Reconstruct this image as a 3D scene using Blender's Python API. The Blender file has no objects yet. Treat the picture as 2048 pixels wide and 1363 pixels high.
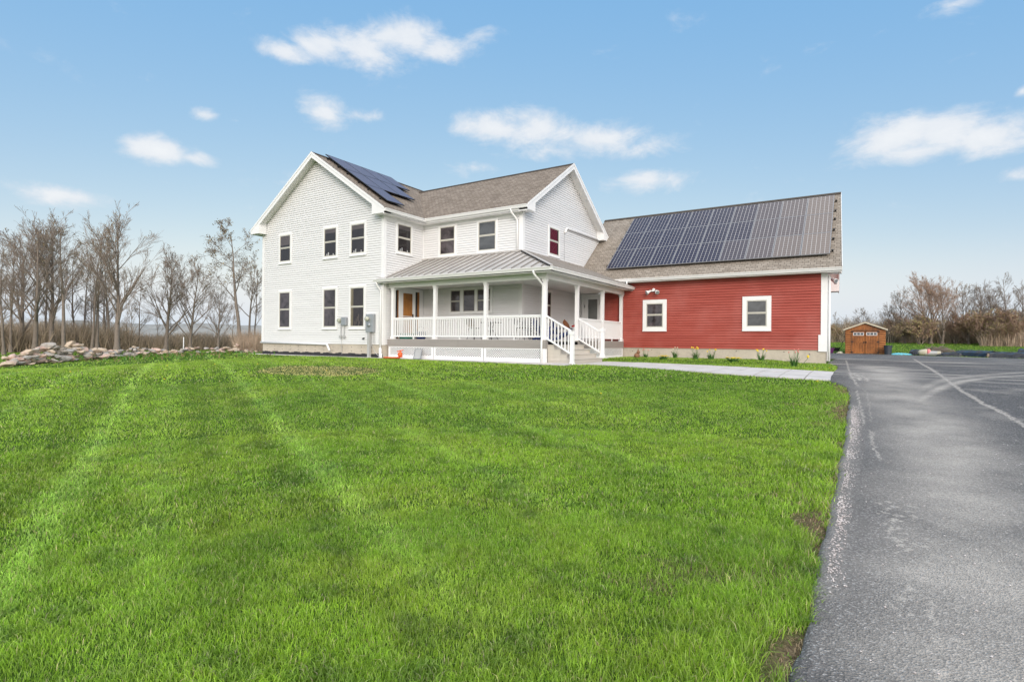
import bpy, math, random
import numpy as np
from mathutils import Vector, Matrix
random.seed(7); rng = np.random.default_rng(11)
scene = bpy.context.scene
COL = scene.collection
R = math.radians
# ------------------------------------------------------------------ camera
F, YAW, HY, ROLL, CZ = 1093.68, .5682, 684.05, .0096, .72
cs, sn = math.cos(YAW), math.sin(YAW)
cam = bpy.data.cameras.new('camera'); camo = bpy.data.objects.new('camera', cam); COL.objects.link(camo)
cam.sensor_width = 36; cam.lens = F/2048*36; cam.clip_start = .05; cam.clip_end = 9000
camo.matrix_world = (Matrix.Translation((0, 0, CZ)) @ Matrix.Rotation(YAW, 4, 'Z') @
                     Matrix.Rotation(math.pi/2+(HY-681.5)/F, 4, 'X') @ Matrix.Rotation(ROLL, 4, 'Z'))
scene.camera = camo
def ray(u, v):                       # survey ray of the site photograph, used to measure the place
    du, dv = u-1024, v-681.5
    a = (du+ROLL*dv)/F; b = (dv-ROLL*du+681.5-HY)/F
    return (-sn+a*cs, cs+a*sn, -b)
def bearing(u, dist):
    r = ray(u, 684); k = dist/math.hypot(r[0], r[1]); return r[0]*k, r[1]*k
# ------------------------------------------------------------------ terrain
def sm(t):
    t = np.clip(t, 0, 1); return t*t*(3-2*t)
def ground(x, y):
    x = np.asarray(x, float); y = np.asarray(y, float)
    d = np.hypot(x, y)
    z = -.73*(1-sm(d/24))
    dx = np.maximum(np.maximum(-25.6-x, 0), x+1.1); dy = np.maximum(np.maximum(16.5-y, 0), y-33)
    hd = np.hypot(dx, dy); k = 1-sm(hd/5); z = z*(1-.6*k)
    z = z-.40*sm((-14-x)/12)*(1-.55*sm((y-12)/14))*(1-.5*sm((d-40)/20))*sm(hd/9)
    z = z+1.12*sm((y-45)/26)*sm((x+12)/10)
    z = z+.10*sm((y-20.5)/1.6)*sm((25.5-y)/1)*sm((-1.9-x)/1.2)*sm((x+10)/1.5)
    z = z+.08*np.exp(-(((x+32.0)/4.2)**2+((y-15.0)/3.0)**2))          # weedy mound in front of the stones
    z = z+.5*sm((d-70)/80)
    return z
def gz(x, y): return float(ground(x, y))
# ------------------------------------------------------------------ object helpers
ORG = {}
def tag(o, label=None, cat=None, group=None, kind=None):
    if label: o['label'] = label
    if cat: o['category'] = cat
    if group: o['group'] = group
    if kind: o['kind'] = kind
    return o
def thing(name, label, cat, loc=(0, 0, 0), group=None, rz=0):
    o = bpy.data.objects.new(name, None); COL.objects.link(o)
    o.location = loc; o.rotation_euler = (0, 0, rz); o.empty_display_size = .2
    ORG[o] = Vector(loc)
    return tag(o, label, cat, group)
class MB:
    def __init__(s, org=None): s.v = []; s.f = []; s.uv = []; s.xf = None; s.use_uv = False
    def _add(s, vs, fs, uvs=None):
        b = len(s.v)
        if s.xf is not None:
            vs = [s.xf @ Vector(p) for p in vs]
            if s.xf.determinant() < 0:
                fs = [tuple(reversed(f)) for f in fs]; uvs = [list(reversed(q)) for q in uvs] if uvs else None
        s.v += [tuple(p) for p in vs]; s.f += [tuple(i+b for i in f) for f in fs]
        if uvs: s.use_uv = True
        for k, f in enumerate(fs): s.uv.append(uvs[k] if uvs else [(0, 0)]*len(f))
    def box(s, x0, y0, z0, x1, y1, z1):
        x0, x1 = sorted((x0, x1)); y0, y1 = sorted((y0, y1)); z0, z1 = sorted((z0, z1))
        s._add([(x0,y0,z0),(x1,y0,z0),(x1,y1,z0),(x0,y1,z0),(x0,y0,z1),(x1,y0,z1),(x1,y1,z1),(x0,y1,z1)],
               [(0,3,2,1),(4,5,6,7),(0,1,5,4),(1,2,6,5),(2,3,7,6),(3,0,4,7)]); return s
    def bar(s, a, b, w, h, up=(0, 0, 1)):
        a = Vector(a); b = Vector(b); d = (b-a).normalized(); up = Vector(up)
        if abs(d.dot(up)) > .99: up = Vector((0, 1, 0))
        r = d.cross(up).normalized(); n = r.cross(d); r *= w/2; n *= h/2
        s._add([a-r-n, a+r-n, a+r+n, a-r+n, b-r-n, b+r-n, b+r+n, b-r+n],
               [(0,3,2,1),(4,5,6,7),(0,1,5,4),(1,2,6,5),(2,3,7,6),(3,0,4,7)]); return s
    def poly(s, pts, uv=None): s._add(pts, [tuple(range(len(pts)))], [uv] if uv else None); return s
    def slab(s, pts, off, uv=None):
        """closed slab: polygon pts and its copy shifted by off"""
        n = len(pts); off = Vector(off); lo = [Vector(p)+off for p in pts]
        fs = [tuple(range(n)), tuple(reversed(range(n, 2*n)))]+[(i, n+i, n+(i+1) % n, (i+1) % n) for i in range(n)]
        uvs = None
        if uv: uvs = [uv, list(reversed(uv))]+[[uv[i], uv[i], uv[(i+1) % n], uv[(i+1) % n]] for i in range(n)]
        s._add([Vector(p) for p in pts]+lo, fs, uvs); return s
    def tube(s, pts, rad, n=6, cap=True):
        pts = [Vector(p) for p in pts]; m = len(pts)
        if not hasattr(rad, '__len__'): rad = [rad]*m
        vs = []; ref = None
        for i, p in enumerate(pts):
            d = (pts[min(i+1, m-1)]-pts[max(i-1, 0)])
            d = d.normalized() if d.length > 1e-9 else Vector((0, 0, 1))
            if ref is None: ref = Vector((1, 0, 0)) if abs(d.x) < .8 else Vector((0, 1, 0))
            ref = (ref-d*ref.dot(d)).normalized(); q = d.cross(ref)
            for k in range(n):
                a = 2*math.pi*k/n; vs.append(p+(ref*math.cos(a)+q*math.sin(a))*rad[i])
        fs = [(i*n+k, i*n+(k+1) % n, (i+1)*n+(k+1) % n, (i+1)*n+k) for i in range(m-1) for k in range(n)]
        if cap: fs += [tuple(reversed(range(n))), tuple(range((m-1)*n, m*n))]
        s._add(vs, fs); return s
    def lathe(s, prof, c=(0, 0, 0), n=20, axis='Z'):
        vs = []
        for (r, z) in prof:
            for k in range(n):
                a = 2*math.pi*k/n; p = (r*math.cos(a), r*math.sin(a), z)
                if axis == 'Y': p = (p[0], p[2], p[1])
                if axis == 'X': p = (p[2], p[0], p[1])
                vs.append((p[0]+c[0], p[1]+c[1], p[2]+c[2]))
        m = len(prof)
        fs = [(i*n+k, i*n+(k+1) % n, (i+1)*n+(k+1) % n, (i+1)*n+k) for i in range(m-1) for k in range(n)]
        fs += [tuple(reversed(range(n))), tuple(range((m-1)*n, m*n))]
        s._add(vs, fs); return s
    def build(s, name, mat, parent=None, smooth=False, bevel=0, loc=None):
        org = Vector((0, 0, 0))
        if parent is not None: org = ORG[parent]
        me = bpy.data.meshes.new(name); me.from_pydata([tuple(Vector(p)-org) for p in s.v], [], s.f)
        if s.use_uv:
            l = me.uv_layers.new(name='UV'); flat = [c for f in s.uv for p in f for c in p]
            l.data.foreach_set('uv', flat)
        me.materials.append(mat)
        if smooth: me.polygons.foreach_set('use_smooth', [True]*len(me.polygons))
        me.update()
        o = bpy.data.objects.new(name, me); COL.objects.link(o)
        if parent is not None: o.parent = parent
        ORG[o] = org
        if bevel:
            md = o.modifiers.new('bevel', 'BEVEL'); md.width = bevel; md.segments = 2; md.limit_method = 'ANGLE'
        return o
def placed(name, mesh, parent, loc):
    o = bpy.data.objects.new(name, mesh); COL.objects.link(o); o.parent = parent; o.location = loc; return o
def copy_tree(o, parent=None):
    c = o.copy(); COL.objects.link(c); c.parent = parent
    for ch in list(o.children): copy_tree(ch, c)
    return c
# ------------------------------------------------------------------ materials
def newmat(name):
    m = bpy.data.materials.new(name); m.use_nodes = True
    nt = m.node_tree; b = nt.nodes['Principled BSDF']; return m, nt, b
def N(nt, t, **k):
    n = nt.nodes.new(t)
    for a, v in k.items():
        if a.startswith('i_'):
            key = a[2:]; key = int(key) if key.isdigit() else key
            n.inputs[key].default_value = v
        else: setattr(n, a, v)
    return n
def L(nt, a, b): nt.links.new(a, b)
def c4(c): return (c[0], c[1], c[2], 1)
def ramp(nt, fac, stops):
    r = N(nt, 'ShaderNodeValToRGB'); e = r.color_ramp.elements
    while len(e) < len(stops): e.new(.5)
    for q, (p, c) in zip(e, stops): q.position = p; q.color = c4(c)
    L(nt, fac, r.inputs[0]); return r.outputs[0]
def noise(nt, scale, detail=4, vec=None, rough=.6, dist=0):
    n = N(nt, 'ShaderNodeTexNoise'); n.inputs['Scale'].default_value = scale; n.inputs['Detail'].default_value = detail
    n.inputs['Roughness'].default_value = rough; n.inputs['Distortion'].default_value = dist
    if vec is not None: L(nt, vec, n.inputs['Vector'])
    return n
def objco(nt, sc=None):
    t = N(nt, 'ShaderNodeTexCoord').outputs['Object']
    if sc:
        mp = N(nt, 'ShaderNodeMapping'); mp.inputs['Scale'].default_value = sc; L(nt, t, mp.inputs[0]); t = mp.outputs[0]
    return t
def mix(nt, fac, a, b, mode='MIX'):
    m = N(nt, 'ShaderNodeMix', data_type='RGBA', blend_type=mode)
    for s, v in ((m.inputs[0], fac), (m.inputs[6], a), (m.inputs[7], b)):
        if isinstance(v, (int, float)): s.default_value = v
        elif isinstance(v, tuple): s.default_value = c4(v)
        else: L(nt, v, s)
    return m.outputs[2]
def plain(name, col, rough=.5, var=.12, scale=3, metal=0, bump=0, bscale=60, stretch=None, spec=None):
    """painted / moulded surface with uneven tone and slight relief"""
    m, nt, b = newmat(name)
    co = objco(nt, stretch)
    n1 = noise(nt, scale, 5, co); n2 = noise(nt, scale*9, 3, co)
    f = N(nt, 'ShaderNodeMath', operation='MULTIPLY_ADD', i_1=.35, i_2=0.); L(nt, n2.outputs[0], f.inputs[0])
    f2 = N(nt, 'ShaderNodeMath', operation='MULTIPLY_ADD', i_1=.65); L(nt, n1.outputs[0], f2.inputs[0]); L(nt, f.outputs[0], f2.inputs[2])
    lo = tuple(c*(1-var) for c in col); hi = tuple(min(1, c*(1+var*.6)) for c in col)
    L(nt, ramp(nt, f2.outputs[0], [(.32, lo), (.5, col), (.7, hi)]), b.inputs['Base Color'])
    b.inputs['Roughness'].default_value = rough; b.inputs['Metallic'].default_value = metal
    if spec is not None: b.inputs['Specular IOR Level'].default_value = spec
    if bump:
        bn = noise(nt, bscale, 4, co); bp = N(nt, 'ShaderNodeBump', i_Strength=bump, i_Distance=.02)
        L(nt, bn.outputs[0], bp.inputs['Height']); L(nt, bp.outputs[0], b.inputs['Normal'])
    return m
M = {}
M['white_siding'] = plain('white_vinyl_siding', (.765, .765, .765), .45, .07, .8, stretch=(.3, .3, 6), spec=.3)
M['white_trim'] = plain('white_trim_paint', (.80, .80, .795), .42, .06, 1.5, spec=.35)
M['white_vinyl'] = plain('white_vinyl_rail', (.84, .84, .84), .35, .04, 2)
M['soffit'] = plain('soffit_panel', (.80, .79, .77), .5, .05, 2)
M['sash'] = plain('window_sash', (.52, .50, .44), .4, .06, 3)
M['concrete'] = plain('foundation_concrete', (.50, .445, .365), .85, .22, 1.2, bump=.3, bscale=30)
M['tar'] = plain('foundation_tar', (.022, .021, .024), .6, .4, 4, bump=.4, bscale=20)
M['deck'] = plain('deck_fascia', (.30, .275, .255), .55, .12, .6, stretch=(1, 1, 8), bump=.1, bscale=40)
M['deck_top'] = plain('deck_boards', (.50, .47, .44), .5, .1, 1, stretch=(1, 8, 1))
M['greige'] = plain('step_board', (.52, .48, .42), .55, .1, 1, stretch=(1, 1, 5))
M['metal_roof'] = plain('standing_seam_roof', (.50, .475, .445), .40, .2, .9, metal=.2)
M['seam_shade'] = plain('roof_seam_shaded', (.27, .25, .23), .45, .15, 2, metal=.2)  # darker than the sheet metal: the seams' shadow lines put into their colour
M['black_metal'] = plain('black_wrought_iron', (.012, .012, .013), .4, .3, 8)
M['grey_metal'] = plain('galvanised_grey', (.38, .40, .42), .4, .12, 3, metal=.5)
M['conduit'] = plain('grey_conduit', (.42, .42, .41), .5, .1, 4)
M['meter_glass'] = plain('meter_cover', (.45, .46, .38), .12, .25, 14)
M['blue_plastic'] = plain('navy_plastic', (.012, .03, .16), .35, .2, 6)
M['green_plastic'] = plain('teal_plastic', (.03, .22, .15), .4, .2, 6)
M['olive_fabric'] = plain('olive_canvas', (.10, .11, .065), .9, .25, 9, bump=.3, bscale=120)
M['brown_fabric'] = plain('brown_cushion', (.23, .085, .035), .9, .25, 9, bump=.3, bscale=120)
M['tan_fabric'] = plain('tan_sling', (.22, .16, .12), .9, .2, 9)
M['red_plastic'] = plain('red_lid', (.55, .03, .02), .35, .12, 5)
M['orange'] = plain('orange_cord', (.75, .13, .03), .5, .2, 12)
M['bin'] = plain('slate_bin_plastic', (.035, .045, .06), .45, .2, 5)
M['tarp_blue'] = plain('light_blue_tarp', (.13, .50, .62), .4, .2, 3, bump=.5, bscale=8)
M['black_film'] = plain('black_plastic_film', (.012, .014, .018), .22, .5, 3, bump=.7, bscale=9)
M['lumber'] = plain('weathered_boards', (.30, .24, .19), .8, .3, 3, stretch=(.4, 6, 6))
M['sack_pale'] = plain('pale_sack', (.52, .48, .36), .8, .2, 5, bump=.4, bscale=14)
M['sack_pink'] = plain('pink_sack', (.72, .22, .22), .6, .15, 5, bump=.4, bscale=14)
M['purple'] = plain('purple_plastic', (.10, .02, .10), .4, .2, 5)
M['rubber'] = plain('black_rubber', (.015, .015, .016), .7, .3, 9)
M['leaf'] = plain('flower_leaf', (.055, .15, .025), .55, .35, 12)
M['yellow'] = plain('yellow_petals', (.80, .58, .02), .6, .18, 15)
M['pink'] = plain('pink_petals', (.62, .20, .16), .6, .25, 15)
M['cream'] = plain('cream_petals', (.72, .66, .48), .6, .2, 15)
M['figurine'] = plain('brown_stoneware', (.26, .13, .07), .7, .35, 14, bump=.4)
M['shed_roof'] = plain('shed_roof_metal', (.24, .11, .09), .6, .2, 4)
M['frost'] = plain('obscure_glass', (.16, .17, .165), .15, .25, 22, spec=.6)
# glass: dark rooms and reflected trees painted into the mottled colour; slight waviness so that reflections break up
def glass(name, col, var):
    m, nt, b = newmat(name)
    co = objco(nt); n = noise(nt, 1.1, 5, co, .65, 1.5)
    L(nt, ramp(nt, n.outputs[0], [(.35, tuple(c*(1-var) for c in col)), (.65, tuple(c*(1+var) for c in col))]), b.inputs['Base Color'])
    b.inputs['Roughness'].default_value = .04; b.inputs['IOR'].default_value = 1.5
    bp = N(nt, 'ShaderNodeBump', i_Strength=.06, i_Distance=.05); n2 = noise(nt, 2.2, 2, co)
    L(nt, n2.outputs[0], bp.inputs['Height']); L(nt, bp.outputs[0], b.inputs['Normal']); return m
M['glass'] = glass('window_glass', (.060, .050, .055), .6)
M['glass_grey'] = glass('screened_glass', (.075, .078, .082), .3)
m, nt, b = newmat('clear_glass')                        # clear pane in front of a curtain, blind or door leaf
tr = N(nt, 'ShaderNodeBsdfTransparent'); gl = N(nt, 'ShaderNodeBsdfGlossy', i_Roughness=.03)
fr = N(nt, 'ShaderNodeFresnel', i_IOR=1.5); mx = N(nt, 'ShaderNodeMixShader')
L(nt, fr.outputs[0], mx.inputs[0]); L(nt, tr.outputs[0], mx.inputs[1]); L(nt, gl.outputs[0], mx.inputs[2])
L(nt, mx.outputs[0], nt.nodes['Material Output'].inputs[0]); M['clear'] = m
M['dark_room'] = plain('dark_room', (.06, .05, .053), .8, .3, 3)
M['curtain_red'] = plain('red_curtain', (.30, .015, .05), .9, .35, 6, stretch=(9, 9, .6))
M['curtain_tan'] = plain('tan_curtain', (.30, .26, .17), .9, .2, 5, stretch=(8, 8, .5))
M['blind'] = plain('roller_blind', (.20, .17, .17), .9, .1, 2)
# red siding: vertical fading and grime streaks
m, nt, b = newmat('red_siding'); co = objco(nt, (.22, .22, 3)); n = noise(nt, 1.4, 5, co); n2 = noise(nt, .5, 3, objco(nt))
base = ramp(nt, n.outputs[0], [(.3, (.31, .056, .040)), (.5, (.38, .076, .056)), (.72, (.44, .102, .078))])
f = ramp(nt, n2.outputs[0], [(.45, (0, 0, 0)), (.7, (1, 1, 1))])
L(nt, mix(nt, f, base, (.44, .125, .102)), b.inputs['Base Color']); b.inputs['Roughness'].default_value = .55; b.inputs['Specular IOR Level'].default_value = .3
M['red_siding'] = m
# shingles (UV in metres: u along the eave, v up the slope)
def shingles(name, c0, c1, c2):
    m, nt, b = newmat(name); uv = N(nt, 'ShaderNodeTexCoord').outputs['UV']
    br = N(nt, 'ShaderNodeTexBrick'); L(nt, uv, br.inputs['Vector'])
    br.inputs['Scale'].default_value = 1; br.inputs['Brick Width'].default_value = .21; br.inputs['Row Height'].default_value = .135
    br.inputs['Mortar Size'].default_value = .008; br.inputs['Mortar Smooth'].default_value = .3; br.offset = .37
    br.inputs['Color1'].default_value = (0, 0, 0, 1); br.inputs['Color2'].default_value = (1, 1, 1, 1); br.inputs['Mortar'].default_value = (.3, .3, .3, 1)
    n = noise(nt, 1.2, 6, uv, .7); n2 = noise(nt, 26, 2, uv)
    fac = mix(nt, .42, br.outputs[0], n2.outputs[0])
    col = ramp(nt, fac, [(.12, c0), (.5, c1), (.88, c2)])
    col = mix(nt, .35, col, ramp(nt, n.outputs[0], [(.3, c0), (.7, c2)]))
    mt = mix(nt, br.outputs['Fac'], col, tuple(c*.42 for c in c0))
    L(nt, mt, b.inputs['Base Color']); b.inputs['Roughness'].default_value = .9; b.inputs['Specular IOR Level'].default_value = .2
    bp = N(nt, 'ShaderNodeBump', i_Strength=.5, i_Distance=.012, invert=True); L(nt, br.outputs['Fac'], bp.inputs['Height']); L(nt, bp.outputs[0], b.inputs['Normal'])
    return m
M['shingle'] = shingles('brown_shingles', (.142, .112, .088), (.228, .188, .150), (.33, .28, .23))
M['shingle_pale'] = shingles('tan_shingles', (.185, .155, .125), (.285, .248, .205), (.385, .34, .29))
# oiled cedar
def cedar(name, c0, c1, st):
    m, nt, b = newmat(name); n = noise(nt, 3.2, 7, objco(nt, st), .65, .6); n2 = noise(nt, 1.3, 4, objco(nt))
    col = ramp(nt, n.outputs[0], [(.3, c0), (.7, c1)]); f = ramp(nt, n2.outputs[0], [(.42, (0, 0, 0)), (.75, (1, 1, 1))])
    L(nt, mix(nt, f, col, tuple(c*.45 for c in c0)), b.inputs['Base Color']); b.inputs['Roughness'].default_value = .5; return m
M['cedar_v'] = cedar('cedar_boards', (.20, .062, .012), (.46, .165, .035), (7, 7, .7))
M['cedar_h'] = cedar('cedar_siding', (.24, .075, .016), (.50, .19, .045), (.6, .6, 8))
M['cedar_dark'] = cedar('cedar_trim_dark', (.14, .05, .015), (.28, .11, .03), (3, 3, 3))
M['door_oak'] = cedar('oak_door', (.30, .115, .022), (.50, .22, .05), (8, 8, .6))
# bark, twigs, buds
M['bark'] = plain('grey_bark', (.21, .172, .14), .9, .4, 5, bump=.7, bscale=24, stretch=(3, 3, .7))
M['twig'] = plain('twig_bark', (.27, .215, .175), .9, .3, 3)
M['twig_red'] = plain('reddish_twigs', (.40, .27, .20), .9, .3, 3)
def leafmat(name, a, c, sc=1.5):
    m, nt, b = newmat(name); n = noise(nt, sc, 3, objco(nt)); L(nt, ramp(nt, n.outputs[0], [(.3, a), (.7, c)]), b.inputs['Base Color']); b.inputs['Roughness'].default_value = .8
    return m
M['bud'] = leafmat('spring_buds', (.16, .12, .07), (.30, .24, .11))
M['bud_olive'] = leafmat('young_leaves', (.24, .20, .08), (.40, .34, .14))
M['brush'] = leafmat('dry_brush', (.20, .155, .105), (.42, .33, .23), .35)
M['reed'] = leafmat('dry_reeds', (.34, .25, .17), (.50, .38, .28), .8)
# stones
def stone(name, a, c, d):
    m, nt, b = newmat(name); co = objco(nt); n = noise(nt, 2.5, 6, co, .7); n2 = noise(nt, 14, 4, co)
    col = ramp(nt, n.outputs[0], [(.3, a), (.52, c), (.75, d)]); L(nt, mix(nt, .25, col, n2.outputs[0], 'OVERLAY'), b.inputs['Base Color'])
    b.inputs['Roughness'].default_value = .9; bp = N(nt, 'ShaderNodeBump', i_Strength=.6, i_Distance=.03); L(nt, n2.outputs[0], bp.inputs['Height']); L(nt, bp.outputs[0], b.inputs['Normal']); return m
M['stone_grey'] = stone('grey_fieldstone', (.25, .225, .20), (.39, .355, .315), (.54, .50, .45))
M['stone_tan'] = stone('tan_fieldstone', (.36, .27, .19), (.50, .40, .30), (.63, .54, .43))
M['stone_pink'] = stone('pinkish_fieldstone', (.38, .25, .20), (.53, .38, .31), (.64, .52, .46))
M['gravel'] = stone('pale_gravel', (.42, .37, .35), (.60, .54, .52), (.74, .70, .68))
# ------------------------------------------------------------------ building helpers
def frame(ox, oy, du, n):
    m = Matrix.Identity(4)
    for i in range(2):
        m[i][0] = du[i]; m[i][1] = n[i]
    m[0][3] = ox; m[1][3] = oy; return m
FRONT = lambda y: frame(0, y, (1, 0), (0, -1))        # u = X, faces the lawn
SIDE = lambda x: frame(x, 0, (0, 1), (1, 0))          # u = Y, faces the drive
def clip(poly, z, keep_above):
    out = []; n = len(poly)
    for i in range(n):
        a = poly[i]; b = poly[(i+1) % n]
        ia = (a[1] >= z) == keep_above or a[1] == z; ib = (b[1] >= z) == keep_above or b[1] == z
        if ia: out.append(a)
        if ia != ib and a[1] != b[1]:
            t = (z-a[1])/(b[1]-a[1]); out.append((a[0]+t*(b[0]-a[0]), z))
    return out
def wall(parent, fr, poly, mat, expo=.103, lap=.034, name='wall'):
    """lapped siding: every course is a tilted board with a shadow edge below"""
    m = MB(); m.xf = fr
    z0 = min(p[1] for p in poly); z1 = max(p[1] for p in poly); k = 0
    z = z0
    while z < z1-1e-4:
        zt = min(z+expo, z1)
        q = clip(clip(poly, z, True), zt, False)
        if len(q) > 2:
            zm = z+expo*.69; back = -.018                              # face of the board, then the shadow groove above it
            for a, b, fa, fb in ((z, zm, lap+back, lap*.82+back), (zm, zm+.004, lap*.82+back, back), (zm+.004, zt, back, back)):
                if b-a < 1e-5 or a >= zt: continue
                qq = clip(clip(q, a, True), min(b, zt), False)
                if len(qq) > 2: m.poly([(u, fa+(fb-fa)*(w-a)/(b-a), w) for u, w in qq])
            us = [u for u, w in q if abs(w-z) < 1e-5]
            if len(us) > 1: m.poly([(min(us), back, z), (max(us), back, z), (max(us), lap+back, z), (min(us), lap+back, z)])
        z = zt; k += 1
    return m.build(name, mat, parent)
def window(parent, fr, u0, u1, z0, z1, tw=.095, kind='hung', pane='glass', cover=None, trim='white_trim', frac=.5, sash='sash'):
    m = MB(); m.xf = fr; T = .05
    m.box(u0, 0, z1-tw, u1, T, z1); m.box(u0, 0, z0, u1, T, z0+tw)
    m.box(u0, 0, z0+tw, u0+tw, T, z1-tw); m.box(u1-tw, 0, z0+tw, u1, T, z1-tw)
    m.box(u0-.01, 0, z0-.025, u1+.01, T+.025, z0)
    w = m.build('window', M[trim], parent, bevel=.004)
    a, b, c, d = u0+tw, u1-tw, z0+tw, z1-tw
    zm = c+(d-c)*frac
    def sash_part(c0, d0, y, name='sash'):
        s = .038; q = MB(); q.xf = fr
        q.box(a, .018, c0, b, y, c0+s); q.box(a, .018, d0-s, b, y, d0); q.box(a, .018, c0+s, a+s, y, d0-s); q.box(b-s, .018, c0+s, b, y, d0-s)
        q.build(name, M[sash], w)
        p = MB(); p.xf = fr; p.poly([(a+s, .027, c0+s), (a+s, .027, d0-s), (b-s, .027, d0-s), (b-s, .027, c0+s)]); p.build('pane', M[pane], w)
    if kind == 'hung':
        sash_part(c, zm+.02, .036); sash_part(zm+.02, d, .044)
    else: sash_part(c, d, .036)
    if pane == 'clear':
        q = MB(); q.xf = fr; q.poly([(a, .019, c), (a, .019, d), (b, .019, d), (b, .019, c)]); q.build('interior', M['dark_room'], w)
        if cover == 'red':
            q = MB(); q.xf = fr; n = 26
            for k in range(n):
                ua, ub = a+(b-a)*.86*k/n, a+(b-a)*.86*(k+1)/n; ya, yb = .0215+.003*(k % 2), .0215+.003*((k+1) % 2)
                q.poly([(ua, ya, c), (ua, ya, d), (ub, yb, d), (ub, yb, c)])
            q.build('curtain', M['curtain_red'], w)
        if cover == 'jar':
            q = MB(); q.xf = fr; q.lathe([(.0, .0)], (0, 0, 0), 3) if False else None
            for k, (uu, hh) in enumerate(((.22, .10), (.34, .16), (.74, .09))[:2+(int(a*7) % 2)]): q.box(a+(b-a)*uu-.03, .0195, c, a+(b-a)*uu+.03, .0255, c+hh+.03)
            q.build('jar', M['white_vinyl'], w)
            q = MB(); q.xf = fr; q.box(a, .0195, d-.22, b, .022, d); q.build('blind', M['blind'], w)
        if cover == 'half':
            q = MB(); q.xf = fr; q.box(a, .021, c+(d-c)*.62, b, .024, d); q.build('blind', M['blind'], w)
        if cover == 'tan':
            q = MB(); q.xf = fr; q.box(a, .021, c, a+(b-a)*.2, .025, d); q.build('curtain', M['curtain_tan'], w)
            q = MB(); q.xf = fr
            for k in range(7): q.box(a+(b-a)*(.32+.09*k), .021, c+.12*(k % 3), a+(b-a)*(.345+.09*k), .023, c+.25+.1*((k*5) % 4))
            q.build('houseplant', M['lumber'], w)
    return w
def post_mesh(h, s=.13):
    m = MB(); t = s/2
    m.box(-t, -t, 0, t, t, h); m.box(-t-.022, -t-.022, 0, t+.022, t+.022, .10); m.box(-t-.012, -t-.012, .10, t+.012, t+.012, .13)
    m.box(-t-.02, -t-.02, h-.09, t+.02, t+.02, h); return m
def k_gutter(parent, p0, p1, out, name='gutter'):
    """p0, p1 top back edge, out = outward unit vector"""
    m = MB(); p0 = Vector(p0); p1 = Vector(p1); o = Vector(out)
    pr = [(0, 0), (0, -.115), (.075, -.115), (.095, -.06), (.125, -.015), (.125, 0)]
    a = [p0+o*x+Vector((0, 0, z)) for x, z in pr]; b = [p1+o*x+Vector((0, 0, z)) for x, z in pr]; n = len(pr)
    m._add(a+b, [tuple(range(n)), tuple(reversed(range(n, 2*n)))]+[(i, i+n, (i+1) % n+n, (i+1) % n) for i in range(n)])
    return m.build(name, M['white_trim'], parent)
def gable_end(parent, mp, t_end, t_wall, half, wallh, zp, sl, sgn):
    """rake boards, raked soffit and boxed eave returns; mp(w,t,z) -> world"""
    for s in (-1, 1):
        rk = MB(); sf = MB(); bx = MB()
        zt = zp-sl*half
        pts = [(s*half, zt-.02), (0, zp-.02), (0, zp-.25), (s*half, zt-.25)]
        rk.slab([mp(w, t_end, z) for w, z in pts], Vector(mp(0, t_end-sgn*.035, 0))-Vector(mp(0, t_end, 0)))
        pts2 = [(s*half, zt+.03), (0, zp+.03), (0, zp-.075), (s*half, zt-.075)]
        rk.slab([mp(w, t_end+sgn*.018, z) for w, z in pts2], Vector(mp(0, t_end, 0))-Vector(mp(0, t_end+sgn*.018, 0)))
        q = [mp(s*half, t_end-sgn*.03, zt-.14), mp(0, t_end-sgn*.03, zp-.14), mp(0, t_wall, zp-.14), mp(s*half, t_wall, zt-.14)]
        sf.slab(q, (0, 0, .02))
        wi = wallh-.30; zs = zt-.20
        pts3 = [(s*half, zt-.04), (s*half, zs), (s*wi, zs), (s*wi, zp-sl*wi-.10)]
        bx.slab([mp(w, t_end+sgn*.006, z) for w, z in pts3], Vector(mp(0, t_wall+sgn*.02, 0))-Vector(mp(0, t_end+sgn*.006, 0)))
        rk.build('rake_board', M['white_trim'], parent); sf.build('rake_soffit', M['soffit'], parent); bx.build('eave_return', M['white_trim'], parent)
def ridge_cap(parent, a, b, mat):
    m = MB(); a = Vector(a); b = Vector(b); d = (b-a).normalized(); r = d.cross(Vector((0, 0, 1))).normalized()
    for s in (-1, 1):
        m.slab([a+Vector((0, 0, .03)), b+Vector((0, 0, .03)), b+r*s*.15+Vector((0, 0, -.07)), a+r*s*.15+Vector((0, 0, -.07))], (0, 0, -.018))
    m.build('ridge_cap', mat, parent)
# ------------------------------------------------------------------ farmhouse
XL, XM, XC, XP, XG = -25.57, -17.03, -11.67, -9.33, -1.12
Y1, Y2, Y4, YG, YP = 16.54, 19.0, 26.63, 24.30, 16.80
YB = 30.5
SL = .665
H = thing('farmhouse', 'white clapboard two-storey farmhouse with wraparound porch and brown shingle roof', 'house', (-17, 19, 0))
# foundation
m = MB(); m.box(XL+.02, Y1+.02, -.6, XM-.02, YB, .59); m.build('foundation', M['concrete'], H)
m = MB()
for k in range(40):
    a = XL+.02+(XM-XL-.04)*k/40; b = XL+.02+(XM-XL-.04)*(k+1)/40
    m.box(a, Y1-.004-.003*(k % 2), -.3, b, Y1+.02, .165+.02*math.sin(k*1.7)+random.uniform(-.012, .012))
m.build('tar_band', M['tar'], H)
ties = []
for k in range(13):
    for z in (.27, .44): ties.append((XL+.4+k*.62, Y1+.012, z))
tie = MB(); tie.lathe([(.012, -.012), (.018, 0), (.012, .008)], (0, 0, 0), 8, 'Y'); o = tie.build('form_tie', M['tar'], None); tie = o.data; bpy.data.objects.remove(o)
for p in ties: placed('form_tie', tie, H, Vector(p)-ORG[H])
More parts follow.
